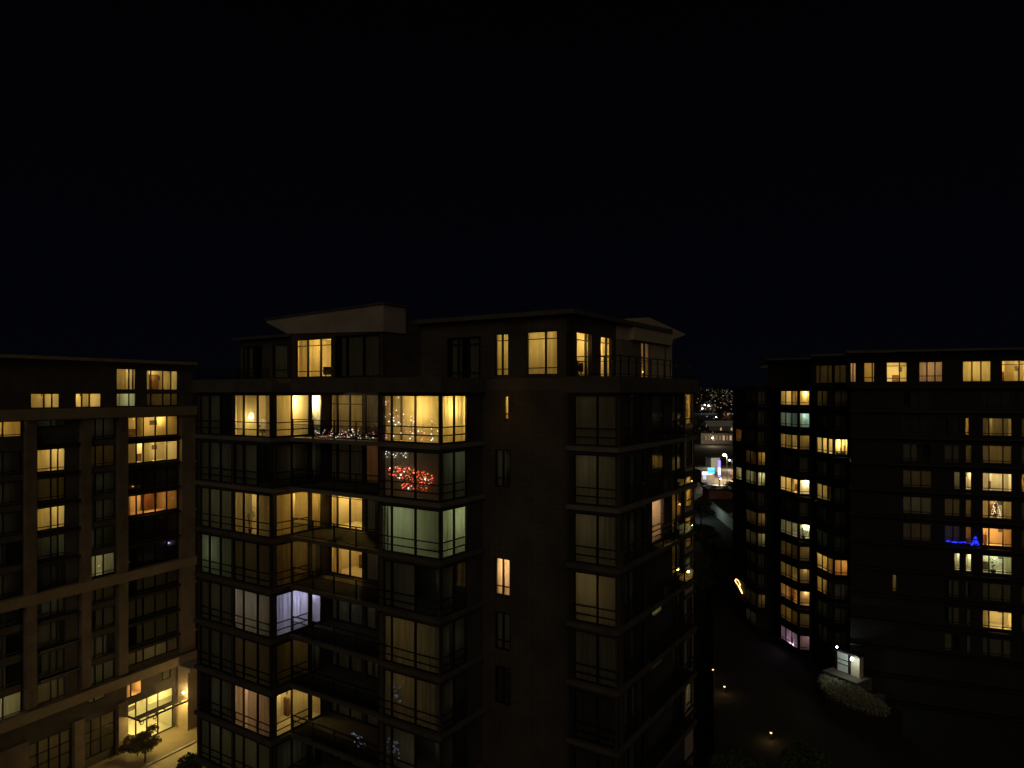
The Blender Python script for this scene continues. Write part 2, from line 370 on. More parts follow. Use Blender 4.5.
for k in range(1, KMAX+1):
    zt = ztop(k); zb = zt-WH
    for key, (w, u0, u1, mu) in GR.items():
        if key in 'tvw' and k > 8: continue
        a0, a1 = max(.02, w.s_of(u0)), min(w.L-.02, w.s_of(u1)); z0, z1 = zb, zt
        if key == 'm':
            z0 = zb+.45; z1 = zt-.02
            if k == 1: a0, a1 = w.s_of(503.8), w.s_of(509.2); z0 = zb+1.15; mu = ()
            if k == 3 or k > 6: continue
        if key == 't' and k in (5, 6): z0 = zb+(1.65 if k == 5 else 1.75)
        if key == 't' and k in (4, 7): continue
        if key == 'w': z0 = zb+.25
        if key in 'tv' and k == 8: continue
        st = dict(S.get((key, k), {}))
        mit = {'a': (0, 0), 'b': (0, 1), 'c': (1, 0), 'g': (0, 1), 'h': (1, 0), 'r': (0, 1), 's': (1, 0)}.get(key, (0, 0))
        dp = st.pop('deep', {'h': 1.7, 'g': 2.3, 's': 1.8, 'r': 1.9, 'd': 1.6, 'c': 2, 'f': 2}.get(key, 2.4))
        rail = () if key in 'mtewdf' else R2
        tr = {'m': (.76,), 't': (.62,), 'e': (.24,), 'w': (.78,)}.get(key, ())
        if key == 't' and k in (5, 6): tr = ()
        if k >= 6 and key in 'rm' and not st: st = D(cloth_name='curtain_dark', cover=full)  # lower bays: falloff of light put into a darker curtain colour
        if not st: st = D(dimglow=(.6, 2.2) if key in 'abcdefgh' else (.4, 1.1), cloth_name='curtain_grey', cover=random.choice([full, full, [(0, .6)], [(.3, 1)], [(0, .4), (.55, 1)]]))
        window(ct, w, a0, a1, z0, z1, [w.s_of(m) for m in mu], tr, rail, deep=dp, mitre=mit, **st)
        holes.setdefault(id(w), []).append((a0, a1, z0, z1))
        if key == 'a' and False: pass
wall = MB()
ZB = 0
for w, mi in ((W1, 0), (W2, 0), (W3, 0), (W4, 0), (W5, 0), (W6, 0), (W7, 0), (W8, 0), (W9, 0), (W10, 1)):
    w.fill(wall, ZB, CZ-.15+.25, holes.get(id(w), []), th=.25 if w in (W6, W9, W10) else .1, mi=mi)
Wall(pq(-4.12, 3.2), pq(-4.12, 0)).fill(wall, ZB, CZ+.1, []); Wall(pq(8.1, 7.2), pq(7.5, 7.2)).fill(wall, ZB, CZ+.1, []); Wall(pq(7.5, 14.6), pq(5.5, 14.6)).fill(wall, ZB, CZ+.1, [])
Wall(pq(5.5, 3.7), pq(5.5, 3.35)).fill(wall, ZB, CZ+.1, [])
Wall(pq(5.5, 22.4), pq(-18.6, 22.4)).fill(wall, ZB, CZ+.1, []); Wall(pq(-18.6, 22.4), pq(-18.6, -1.2)).fill(wall, ZB, CZ+.1, [])
wall.build('brick_wall', ['brick_dark', 'stucco'], ct)
# slabs
def slab(z, th, out=.14, bal=True):
    pl = [(-18.6-out, -1.2-out), (-11.4+out, -1.2-out), (-11.4+out, 0), (-4-out, 0 if bal else 3.2-out), (-4-out, -out), (out, -out), (out, 3.75), (5.4, 3.75), (5.4, 3.35-out), (8.1+out, 3.35-out), (8.1+out, 14.6+out), (5.5+out, 14.7+out), (5.5+out, 22.4), (-18.6-out, 22.4)]
    return [tuple(pq(*c)) for c in pl]
for k in range(1, KMAX+1):
    s = MB(); z = ztop(k)-WH; s.prism(slab(z, .2), z-.27, z-.06); s.build('floor_slab', 'concrete_dark' if k > 2 else 'concrete_lit', ct)  # top two slabs paler: window light put into the concrete colour
# balcony railings: glass and posts across the loggia, and along the side terrace
def railing(parent, w, a0, a1, z, h=1.05, n=4, d=0, glassy=True):
    r = MB()
    for i in range(n+1):
        a = a0+(a1-a0)*i/n; w.box(r, a-.025, a+.025, d-.03, d+.03, z, z+h)
    w.box(r, a0, a1, d-.035, d+.035, z+h, z+h+.05); w.box(r, a0, a1, d-.02, d+.02, z+.08, z+.12)
    w.box(r, a0, a1, d-.02, d+.02, z+h*.74, z+h*.77)
    o = r.build('balcony_railing', 'metal_black', parent)
    if glassy:
        q = MB(); q.poly([w.p(a0, d, z+.12), w.p(a1, d, z+.12), w.p(a1, d, z+h*.74), w.p(a0, d, z+h*.74)]); q.build('glass_panel', 'glass_rail', o)
    return o
WB = Wall(pq(-11.2, .12), pq(-4.2, .12)); WS = Wall(pq(8.15, 7.5), pq(8.15, 14.5))
for k in range(1, KMAX+1):
    z = ztop(k)-WH-.06
    railing(ct, WB, .05, WB.L-.05, z, 1.05, 4)
    railing(ct, WS, .05, WS.L-.05, z, 1.05, 4)
    # curved slab lip at the side bay
# terrace band (parapet) at penthouse floor
ZT = CZ+.76
pb = MB(); pb.prism(slab(0, 0, .22, True), CZ-.15+.12, ZT); pb.build('terrace_band', 'concrete_dark', ct)

# penthouse
PW = Wall(pq(-11.2, .6), pq(-1, .6))
aL, aR = PW.s_of(289), PW.s_of(383.5)
pen = MB()
zP0 = ZT; zPT = CZ+3.1
PWl = PW
hl = []
def pwin(w, u0, u1, mu, z0, z1, tr=(), **st):
    a0, a1 = w.s_of(u0), w.s_of(u1); mt = st.pop('mitre', (0, 0))
    window(ct, w, a0, a1, z0, z1, [w.s_of(m) for m in mu], tr, (), mitre=mt, **st); hl.append((a0, a1, z0, z1))
pwin(PW, 296, 331.6, (307.5, 320.5), CZ+.85, CZ+3.12, (.18, .84), lit=(AMBER, 80), cover=[(0, .26), (.34, .62)], cloth_name='curtain_cream', deep=2.4, lampf=(.7, .5, .8))
pwin(PW, 335, 382, (346.5, 363.3), CZ+.85, CZ+3.2, (), cover=[(.1, .9)], cloth_name='curtain_dim', mitre=(0, 1))
PW.fill(pen, zP0, CZ+3.9, hl, a0=aL, a1=aR, th=.12)
C = PW.P+PW.t*aR; PR = Wall(C, C+B*3.3); hl = []; PR.fill(pen, zP0, CZ+3.9, [])
Cl = PW.P+PW.t*aL
Wall(Cl+B*6, Cl).fill(pen, zP0, CZ+3.45, [])
# left wing
LW = Wall(pq(-17.3, 1.0), Cl+B*.4+A*0)
hl = []
pwin(LW, 240, 262, (247, 255), CZ+.85, CZ+2.95, (), cover=[(0, .5)], cloth_name='curtain_dim')
pwin(LW, 272.5, 288, (), CZ+.85, CZ+2.95, (.75,), cover=[(0, 1)], cloth_name='curtain_grey', lit=(GREEN, .5))
LW.fill(pen, zP0, CZ+3.32, hl); Wall(LW.P+B*9, LW.P).fill(pen, zP0, CZ+3.32, [])
# main wing
C2 = C+B*3.1
MW = Wall(C2, pq(5.4, 3.7)); MW = Wall(pq((C2-O).dot(A), 3.7), pq(5.4, 3.7)); hl = []
pwin(MW, 447, 480.5, (468.5, 458), CZ+.7, CZ+3.05, (.17, .84), cover=[(.1, .4), (.6, .9)], cloth_name='curtain_dim')
pwin(MW, 495.2, 509, (502.2,), CZ+.86, CZ+3.13, (.17, .84), lit=(WARM, 24), cover=full, cloth_name='curtain_cream', deep=2)
pwin(MW, 526.5, 558, (545.5,), CZ+.88, CZ+3.15, (.18, .84), lit=(WARM, 30), cover=full, cloth_name='curtain_cream', deep=2, mitre=(0, .4))
MW.fill(pen, zP0, CZ+3.9, hl)
SW = Wall(pq(5.4, 3.7), pq(5.4, 17)); hl = []
pwin(SW, 576.4, 592, (586.5,), CZ+.8, CZ+3.1, (.18, .66), lit=(AMBER, 34), cover=[(.8, 1)], cloth_name='curtain_cream', deep=.9)
pwin(SW, 600.5, 613.3, (607, 611), CZ+.8, CZ+3.05, (.16, .5), lit=(AMBER, 60), cover=[(.4, 1)], cloth_name='curtain_cream', deep=2)
pwin(SW, 641, 650, (645,), CZ+.8, CZ+3.05, (.5,), lit=(PINKISH, 10), cover=[(0, .5)], cloth_name='curtain_cream', deep=2)
a = SW.s_of(616)
SW.fill(pen, zP0, CZ+3.9, hl, a1=a); SW.fill(pen, zP0, CZ+3.9, hl, a0=a, a1=SW.s_of(672), mi=1)
Wall(pq(5.4, 17), pq(-8, 17)).fill(pen, zP0, CZ+3.9, [])
pen.build('penthouse_wall', ['brick_dark', 'stucco'], ct)
# roofs
def pslab(name, pts, z0, z1, mat, lift=None):
    m = MB(); n = len(pts); P3 = [(p.x, p.y) for p in pts]
    lo = [(x, y, z0+(lift[i] if lift else 0)) for i, (x, y) in enumerate(P3)]; hi = [(x, y, z1+(lift[i] if lift else 0)) for i, (x, y) in enumerate(P3)]
    i = 0; m.v = lo+hi; m.f = [tuple(range(n, 2*n)), tuple(reversed(range(n)))]+[(k, (k+1) % n, n+(k+1) % n, n+k) for k in range(n)]; m.m = [0]*(n+2)
    return m.build(name, mat, ct)
pslab('roof', [pq(-6.3, 3.3), pq(5.75, 3.3), pq(5.75, 17.3), pq(-6.3, 17.3)], CZ+3.9, CZ+4.14, 'concrete_dark')
pslab('roof', [LW.P-A*.4-B*.35, Cl-B*.1+A*.2, Cl+B*8, LW.P+B*9], CZ+3.33, CZ+3.5, 'roofing')
lc = Cl-A*.0
def wedge(name, w, prof, d0, d1, mat):
    m = MB(); n = len(prof); m.v = [w.p(a, d0, z) for a, z in prof]+[w.p(a, d1, z) for a, z in prof]
    m.f = [tuple(range(n)), tuple(reversed(range(n, 2*n)))]+[(k, n+k, n+(k+1) % n, (k+1) % n) for k in range(n)]; m.m = [0]*(n+2)
    return m.build(name, mat, ct)
wedge('flared_roof', PW, [(aL-2.0, CZ+4.28), (aL-.02, CZ+3.5), (aR+.08, CZ+3.27), (aR+.08, CZ+4.74), (aL-2.0, CZ+4.42)], .08, -1.7, 'concrete')
wedge('roof_edge', PW, [(aL-2.1, CZ+4.43), (aR+.2, CZ+4.76), (aR+.2, CZ+4.84), (aL-2.1, CZ+4.51)], .18, -1.8, 'concrete_dark')
# right flared canopy on the side
s0, s1 = SW.s_of(630), SW.s_of(668)
E0 = SW.P+SW.t*s0; E1 = SW.P+SW.t*s1
sm = SW.s_of(645)
wedge('flared_roof', SW, [(s0, CZ+3.1), (s1, CZ+3.1), (s1+.3, CZ+3.5), (s1+2.6, CZ+3.95), (s1+2.6, CZ+4.05), (sm, CZ+4.6), (s0, CZ+4.2)], .25, -3.0, 'stucco')
# terrace railing round the penthouse
TR1 = Wall(pq(5.5, 3.3), pq(8.3, 3.3)); TR2 = Wall(pq(8.3, 3.3), pq(8.3, 14.7))
railing(ct, TR1, 0.3, TR1.L, ZT, .95, 3, 0, False); railing(ct, TR2, 0, TR2.L, ZT, .95, 12, 0, False)
TR3 = Wall(pq(-18.6, -1.3), pq(-11.4, -1.3)); railing(ct, TR3, .2, TR3.L-.1, ZT, .55, 5, 0, True)
# lit patch on the wall return: box laid out, not built
gl = MB(); W5.box(gl, 2.7, 3.3, .02, .05, ztop(4)-2.3, ztop(4)-.3)

# ------------------------------------------------------------------ things at the central tower
def bulbs_or_glints(label, w, spec, a0, a1, z0, z1, n, d=-.1, r=.03, group=None, wirey=True, shape=None):  # bulbs on a cord; on the tower they replace reflected city lights
    cols = [c for c, _ in spec]; wt = [x for _, x in spec]
    pts = []
    for i in range(n):
        while True:
            a = random.random(); z = random.random()
            if shape is None or shape(a, z): break
        pts.append((a0+(a1-a0)*a, z0+(z1-z0)*z))
    pts.sort()
    t = thing('bulbs_or_glints', label, 'string lights', w.p(pts[0][0], d, pts[0][1]), group)
    b = MB()
    for a, z in pts: b.octa(w.p(a, d+random.uniform(-.04, .04), z), r*random.uniform(.6, 1.3), random.choices(range(len(cols)), wt)[0])
    o = b.build('bulbs', cols, t); o['kind'] = 'stuff'
    c = MB()
    for p, q in zip(pts[:-1], pts[1:]): c.tube(w.p(p[0], d, p[1]), w.p(q[0], d, q[1]), .005, n=3)
    c.build('cord', 'metal_black', t)
    return t
def blob(a, z):
    cl = ((.35, .6, .34, .22), (.62, .45, .3, .3), (.42, .1, .12, .2), (.68, .12, .14, .22), (.1, .7, .16, .1))
    return any(((a-x)/sx)**2+((z-y)/sy)**2 < 1 for x, y, sx, sy in cl)
z2 = ztop(2)
bulbs_or_glints('tangle of red and orange bulbs added for reflections in the second corner bay window down', W4, [('bulb_glint_red', 9), ('bulb_glint_orange', 3), ('bulb_glint_white', .5), ('glint_pink', 2)], W4.s_of(386), W4.s_of(436), z2-2.0, z2-.6, 170, r=.034, shape=blob)  # bulbs put in where the bay glass reflects city lights
bulbs_or_glints('small cluster of white bulbs added for reflections at the top left of the red lit bay window', W4, [('bulb_glint_white', 1)], W4.s_of(381), W4.s_of(405), z2-.42, z2-.1, 26, r=.022)
z1_ = ztop(1)
def scat(a, z): return (a < .3) or (z < .45 and random.random() < .9) or random.random() < .12
bulbs_or_glints('pink and white bulbs added for reflections low in the yellow lit corner bay window', W4, [('bulb_glint_white', 4), ('glint_pink', 4), ('bulb_glint_orange', 2)], W4.s_of(381), W4.s_of(438), z1_-2.3, z1_-.1, 75, r=.032, shape=scat)
bulbs_or_glints('red, white and green bulbs added for reflections along the top balcony railing', WB, [('bulb_glint_white', 5), ('glint_pink', 5), ('bulb_glint_red', 2), ('glint_teal', 2)], WB.s_of(312), WB.s_of(377), ztop(1)-WH+.05, ztop(1)-WH+.65, 70, d=-.06, r=.027, shape=lambda a, z: z < .9-.5*abs(a-.6))  # added bulbs in place of reflections in the balcony glass
for uu, kk, lb in ((395, 6, 'faint cool white bulbs added for reflections in the upper of two low bay windows with white dots'), (393, 7, 'faint cool white bulbs added for reflections behind the lowest corner bay window in view')):
    bulbs_or_glints(lb, W4, [('glint_cool', 1)], W4.s_of(uu-7), W4.s_of(uu+5), ztop(kk)-1.6, ztop(kk)-.7, 34, r=.014)  # added bulbs for the white dots reflected in the glass
bulbs_or_glints('faint cool white bulbs added for reflections on the low dark balcony between tower bays', WB, [('glint_cool', 1)], WB.s_of(350), WB.s_of(364), ztop(7)-1.9, ztop(7)-1.2, 36, r=.016)

# floor lamp glowing in the top left corner room
def floor_lamp(loc, label):
    t = thing('floor_lamp', label, 'lamp', loc); x, y, z = loc
    m = MB(); m.tube((x, y, z), (x, y, z+.03), .15, n=10); m.build('base', 'metal_dark', t)
    m = MB(); m.tube((x, y, z+.03), (x, y, z+1.05), .015, n=6); m.build('pole', 'metal_dark', t)
    m = MB(); m.tube((x, y, z+1.05), (x, y, z+1.3), .2, .13, 12); m.build('lamp_shade', 'lamp_warm', t)
b_ = W1.s_of(248.5)
floor_lamp(W1.p(b_, -.24, ztop(1)-WH+.03)[:2]+(ztop(1)-WH+.03,), 'floor lamp with a glaring shade in the top left corner room of the tower')
def potted_plant(loc, label, h=1.2, sc=1, leafm='leaf', seed=1):
    rs = random.Random(seed); t = thing('potted_plant', label, 'plant', loc); x, y, z = loc
    m = MB(); m.tube((x, y, z), (x, y, z+.3*sc), .12*sc, .17*sc, 10); m.build('pot', 'wood', t)
    m = MB(); 
    for i in range(5): m.tube((x, y, z+.28*sc), (x+rs.uniform(-.2, .2)*sc, y+rs.uniform(-.2, .2)*sc, z+h*rs.uniform(.6, .95)), .012, .006, 4)
    m.build('stem', 'bark', t)
    m = MB()
    for i in range(70):
        a = rs.random()*6.28; r = rs.random()**.6*.38*sc; zz = z+h*rs.uniform(.4, 1.05); c = Vector((x+r*math.cos(a), y+r*math.sin(a), zz))
        d = Vector((math.cos(a), math.sin(a), rs.uniform(-.4, .6)))*.16*sc; s_ = Vector((-math.sin(a), math.cos(a), .2))*.035*sc
        m.poly([c-d*.5, c+s_, c+d, c-s_])
    m.build('foliage', leafm, t)
    return t
potted_plant((*W2.p(W2.s_of(317.5), -.7, 0)[:2], ztop(1)-WH), 'leafy potted plant silhouetted in the brightest narrow balcony door', 1.35)
potted_plant((*W1.p(W1.s_of(247), -.22, 0)[:2], ztop(3)-WH+.05), 'potted plant standing behind glass in the third storey corner room of the tower', 1.5, .8, seed=4)
potted_plant((*W3.p(W3.s_of(358), -.9, 0)[:2], ztop(4)-WH), 'potted plant at the bottom right of the dimmer amber balcony window', 1.0, seed=7)
# chairs and sofas
def armchair(loc, ang, label, cat='armchair', wd=.8, mat='sofa_cloth', name='armchair'):
    t = thing(name, label, cat, loc); x, y, z = loc; c, s = math.cos(ang), math.sin(ang)
    def bx(x0, x1, y0, y1, z0, z1):
        m = MB(); m.box(x0, x1, y0, y1, z0, z1)
        m.v = [(x+c*a-s*b, y+s*a+c*b, z+h_) for a, b, h_ in m.v]; return m
    bx(-wd/2, wd/2, -.4, .4, .18, .45).build('seat', mat, t); bx(-wd/2, wd/2, .3, .48, .452, .95).build('backrest', mat, t)
    bx(-wd/2-.14, -wd/2-.002, -.4, .48, .15, .62).build('armrest', mat, t); bx(wd/2+.002, wd/2+.14, -.4, .48, .15, .62).build('armrest', mat, t)
    for a in (-wd/2, wd/2-.05):
        for b in (-.38, .4): bx(a, a+.05, b, b+.05, 0, .17).build('leg', 'wood', t)
    return t
angA = math.atan2(A.y, A.x)
armchair((*PW.p(PW.s_of(325), -.75, 0)[:2], ZT+.1), angA, 'dark armchair inside the lit penthouse window under the flared roof', mat='metal_dark')
armchair((*W1.p(W1.s_of(251), -1.0, 0)[:2], ztop(1)-WH), angA, 'dark low sofa beside the glaring floor lamp in the top corner room', 'sofa', 1.7, name='sofa')
armchair((*SW.p(SW.s_of(582), -.6, 0)[:2], ZT+.15), angA+1.57, 'dark armchair behind the lower glass of the tall lit window at the penthouse corner', mat='metal_dark')

# ================================================================== LEFT BUILDING
lb = thing('apartment_block', 'tan brick apartment block at the left edge with a lit lobby entrance at street level', 'apartment building', (-45, 78, 0))
LA = Wall(px(-70, 1/(.01488+70*(.01488-.011696)/190)), px(192.5, 1/(.01488-192.5*(.01488-.011696)/190)))
def hz(v, u):      # height of pixel row v on the left facade
    q = LA.P+LA.t*LA.s_of(u); return CZ-(v-V0)*q.y/F
def lz(k): return CZ-(2.8+2.95*k)
lh = []
def lwin(u0, u1, mu, z0, z1, tr=(), **st):
    a0, a1 = LA.s_of(u0), LA.s_of(u1)
    fo = window(lb, LA, a0, a1, z0, z1, [LA.s_of(m) for m in mu], tr, (), simple=True, fw=.1, **st); lh.append((a0, a1, z0, z1)); return fo
litL = {('B', 1): D(lit=(WARM, 45), cover=[(0, .45)]), ('B', 3): D(lit=(WARM, 34), cover=[(0, .5)]), ('B', 9): D(lit=(CREAM, 3.5), cover=full, cloth_name='curtain_grey'),
        ('B', 2): D(lit=(WARM, 3), cover=full, cloth_name='curtain_grey'), ('B', 4): D(lit=(GREEN, 2), cover=[(0, .8)], cloth_name='curtain_grey'),
        ('A', 0): D(lit=(AMBER, 45), cover=[(.4, 1)]), ('A', 9): D(lit=(PALEG, 18), cover=full, cloth_name='curtain_cream'),
        ('C', 1): D(lit=(WARM, 2.6), cover=full, cloth_name='curtain_grey'), ('C', 5): D(lit=(PALEG, 12), cover=[(0, .2), (.5, 1)], cloth_name='curtain_grey'), ('C', 9): D(lit=(GREEN, 1.6), cover=full, cloth_name='curtain_grey'),
        ('C', 4): D(lit=(GREEN, .8), cover=full, cloth_name='curtain_grey'), ('C', 6): D(lit=(WARM, .6), cover=full, cloth_name='curtain_grey'),
        ('D', 0): D(lit=(AMBER, 75), cover=[(.2, .32), (.6, 1)], lampf=(.7, .3, .85)), ('D', 1): D(lit=(WARM, 85), cover=[(0, .2), (.3, .5)], lampf=(.75, .6, .8)),
        ('D', 3): D(lit=(ORANGE, 66), cover=[(0, .1), (.7, 1)], lampf=(.6, .4, .8)), ('D', 9): D(lit=(CREAM, 7), cover=full, cloth_name='curtain_grey')}
for k in range(0, 11):
    for key, u0, u1, mu in (('A', -30, 22, (-10, 3)), ('B', 36.5, 65.5, (51, 58)), ('C', 90, 115, (95.5, 103.5)), ('D', 126, 178, (136.5, 143.5, 155.5, 167))):
        zt = lz(k); zb = zt-2.35
        if k == 10:
            if key in 'AB': continue
            zb = zt-1.0
            if key == 'C': st = D(lit=(CREAM, 5), cover=full, cloth_name='curtain_grey'); zt -= .5; u0, u1, mu = 88, 106, (94.5,)
            else: continue
        st = dict(litL.get((key, k), D())) if k < 10 else st
        if key == 'A' and k == 0: zb = zt-1.6
        if key == 'B' and k == 0: zb = zt-.8
        if key == 'D' and k == 9: zb = zt-1.5
        if not st: st = D(dimglow=(.8, 3.2) if key in 'ABC' else (.1, .7), cover=random.choice([full, [(0, .7)], [(.2, 1)]]), cloth_name='curtain_grey')
        lwin(u0, u1, mu, zb, zt, (.85,) if key != 'D' else (), **st)
# upper floors
for u0, u1, mu, st in ((30, 60, (44, 52), D(lit=(WARM, 30), cover=[(0, .4)])), (75, 101.5, (82, 89.5), D(lit=(WARM, 34), cover=[(.3, .6)])),
                       (116, 136, (129,), D(lit=(GREEN, 16), cover=[(0, .2)])), (146, 178, (151, 163, 171), D(lit=(WARM, 5), cover=full, cloth_name='curtain_grey'))):
    lwin(u0, u1, mu, CZ-1.65, CZ-.1, (), **st)
lwin(116, 136, (129, 133), CZ+.2, CZ+2.65, (), lit=(WARM, 26), cover=[(0, .55)], cloth_name='curtain_cream')
lwin(146, 178, (151, 163, 171), CZ+.2, CZ+2.55, (), lit=(WARM, 48), cover=[(.0, .12), (.55, .8)], cloth_name='curtain_cream')
# street level glazing and lobby
for u0, u1, mu in ((28, 71, (38, 49, 60)), (83, 115, (91, 101))):
    lwin(u0, u1, mu, .9, 5.0, (.33, .6), cover=[(0, 1)], cloth_name='curtain_grey', lit=(WARM, 2.5))
fo = lwin(126, 142, (131,), CZ-34.4, CZ-32.7, (), lit=(ORANGE, 30), cover=[(0, .3)], cloth_name='curtain_cream', lampf=(.55, .2, .5), lr=.2)
lwin(155, 171, (163,), CZ-34.0, CZ-32.6, (), lit=(WARM, 3), cover=full, cloth_name='curtain_grey')
door = lwin(126, 173, (136, 147, 158), .05, 4.9, (.22, .31), lit=((1, .84, .28), 420), cover=[], deep=6, lampf=(.5, .5, .75), lr=.3, label='brightly lit glazed lobby front')
lw = MB()
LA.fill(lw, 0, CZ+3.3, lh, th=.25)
# recessed loggia shadows: pilasters stand proud
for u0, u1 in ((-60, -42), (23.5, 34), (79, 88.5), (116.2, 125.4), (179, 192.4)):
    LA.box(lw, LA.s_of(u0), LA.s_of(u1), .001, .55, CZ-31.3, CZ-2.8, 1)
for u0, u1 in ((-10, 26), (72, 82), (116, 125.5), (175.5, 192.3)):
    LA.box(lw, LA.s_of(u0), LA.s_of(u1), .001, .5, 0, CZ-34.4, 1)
e0 = LA.P; e1 = LA.Q
Wall(e1, e1+Vector((-.883, .473))*-0+Vector((-14, 7.5))).fill(lw, 0, CZ+3.3, [])
bk = e1+Vector((-14, 7.5)); bl = e0+Vector((-14, 7.5))
Wall(bk, bl).fill(lw, 0, CZ+3.3, []); Wall(bl, e0).fill(lw, 0, CZ+3.3, [])
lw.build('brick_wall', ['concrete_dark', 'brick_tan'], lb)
for nm, zc0, zc1, out, mt in (('cornice', CZ-2.78, CZ-1.72, .9, 'concrete_tan'), ('cornice', CZ-21.1, CZ-20.05, .62, 'concrete_tan'), ('cornice', CZ-32.55, CZ-31.5, .8, 'concrete_tan')):
    m = MB(); LA.box(m, 0, LA.L+.3, .002, out, zc0, zc1); m.build(nm, mt, lb)
m = MB(); LA.box(m, 0, LA.L+.05, -14, .9, CZ+3.3, CZ+3.62); m.build('roof', 'concrete_tan', lb)
for k in range(0, 10):
    if k in (5, 9): continue
    for u0, u1 in ((66, 78.5),):
        m = MB(); z = lz(k)-2.5; LA.box(m, LA.s_of(u0-28), LA.s_of(u1), .002, .45, z-.2, z); m.build('balcony_slab', 'metal_dark', lb)
    m = MB(); z = lz(k)-2.5; LA.box(m, LA.s_of(126), LA.s_of(178.5), .002, .4, z-.22, z); m.build('balcony_slab', 'metal_dark', lb)
for k in (1, 3, 6, 8):      # side balconies at the corner
    z = lz(k)-2.6; m = MB(); LA.box(m, LA.L-.2, LA.L+1.8, -.8, .5, z-.2, z); so = m.build('balcony_slab', 'concrete', lb)
    railing(lb, LA, LA.L-.1, LA.L+1.8, z, 1.0, 2, .45, True)
lit_side = MB()
# lobby: entrance canopy, doors, pillar
can = MB(); a0, a1 = LA.s_of(125), LA.s_of(174)
for i in range(7):
    a = a0+(a1-a0)*i/6
    LA.box(can, a-.08, a+.08, .02, 2.6, 3.78, 3.96)
LA.box(can, a0, a1, 2.45, 2.6, 3.6, 3.76)
cano = can.build('entrance_canopy', 'metal_dark', lb)
q = MB(); q.poly([LA.p(a0, .05, 4.0), LA.p(a1, .05, 4.0), LA.p(a1, 2.6, 4.0), LA.p(a0, 2.6, 4.0)]); q.build('canopy_glass', 'glass_dark', cano)
for u in (141, 152):
    m = MB(); a = LA.s_of(u); LA.box(m, a-.5, a+.5, .0, .04, .1, 2.4); m.box  # door leaf rails
pl = MB(); LA.box(pl, LA.s_of(175), LA.s_of(186), .5, 2.3, 0, 7.0); pl.build('entrance_pillar', 'concrete_tan', lb)
pc = MB(); LA.box(pc, LA.s_of(174), LA.s_of(192), .5, 2.9, 7.01, 7.5); pc.build('pillar_cap', 'concrete', lb)
la = LA.p(LA.s_of(175)-.25, 1.9, 4.55)
m = MB(); m.ball(la, .16, 0, 8, 6); wl = m.build('wall_lamp', 'lamp_warm', lb); lamp(LA.p(LA.s_of(175)-.7, 2.3, 4.5), 190, (1, .7, .26), .2, lb)
for u in (132, 144, 156, 168):
    lamp(LA.p(LA.s_of(u), 1.9, 3.4), 190, (1, .72, .2), .12, lb)
for u, nn in ((142, 0), (155, 1)):      # wreaths on the lobby glass
    a = LA.s_of(u); m = MB()
    for i in range(10):
        t = i*.628; m.ball(LA.p(a+.2*math.cos(t), .0, 2.2+.2*math.sin(t)), .07, 0, 5, 4)
    tag(m.build('wreath', 'leaf'), ['small dark wreath on the left pair of glowing lobby doors', 'small dark wreath on the right pair of glowing lobby doors'][nn], 'wreath')
# doors and people-free paved forecourt
def on_la(u, d): q = LA.P+LA.t*LA.s_of(u)+LA.n*d; return (q.x, q.y)
def sheet(name, pts, z, mat, th=None):
    m = MB(); m.poly([(x, y, z) for x, y in pts]); return struct(name, m, mat)
sheet('pavement', [on_la(-60, 0), on_la(300, 0), on_la(300, 5.2), on_la(-60, 5.2)], .012, 'paving_dark')
sheet('road', [on_la(-60, 5.5), on_la(300, 5.5), on_la(300, 15), on_la(-60, 15)], .004, 'paving')
m = MB(); LA.box(m, LA.s_of(-60), LA.s_of(300), 5.2, 5.5, 0, .13); struct('kerb', m, 'kerbstone')

q = LA.P+LA.t*LA.s_of(118)+LA.n*17
t = thing('street_lamp', 'warm street lamp standing in the forecourt street behind the tower foot', 'street lamp', (q.x, q.y, 0))
m = MB(); m.tube((q.x, q.y, 0), (q.x, q.y, 7.2), .1, .07, 8); m.build('pole', 'metal_dark', t)
m = MB(); m.ball((q.x, q.y, 7.35), .2, 0, 8, 6); m.build('lamp_head', 'lamp_warm', t); lamp((q.x-.4, q.y, 7.0), 560, (1, .70, .30), .25, t)

# ================================================================== RIGHT BUILDING
rb = thing('curved_apartment_block', 'very dark stepped apartment block on the right with a lit penthouse row', 'apartment building', (48, 84, 7))
CR = 5.8
def rz(k): return CZ+.2-2.89*k
RW = {}
pts = [('x', (737, 106)), ('1a', (745, 103.5)), ('1b', (757, 99.5)), ('1c', (766, 99)), ('j1', (778, 99.5)), ('2a', (780, 95.5)), ('2b', (798.5, 91)), ('2c', (812, 90.5)), ('j2', (815, 91)), ('3a', (815.5, 88)), ('3b', (833.5, 83.8)), ('3c', (849, 83.4)), ('j3', (850, 84)), ('4', (852, 78.5)), ('z', (1075, 71))]
rh = {}
segs = {}
def seg(name, a, b): segs[name] = Wall(px(*a), px(*b)); rh[name] = []
seg('0', (733, 109), (745, 103.5)); seg('1a', (745, 103.5), (757, 99.5)); seg('1b', (757, 99.5), (767, 99)); seg('1j', (767, 99), (779.5, 100))
seg('2a', (779.5, 95.5), (798.5, 91)); seg('2b', (798.5, 91), (812, 90.5)); seg('2j', (812, 90.5), (815.8, 92))
seg('3a', (815.8, 88), (833.5, 83.8)); seg('3b', (833.5, 83.8), (850.5, 83.4)); seg('4', (850.5, 78.6), (1080, 70.6))
cntR = [0]; stuffR = MB()
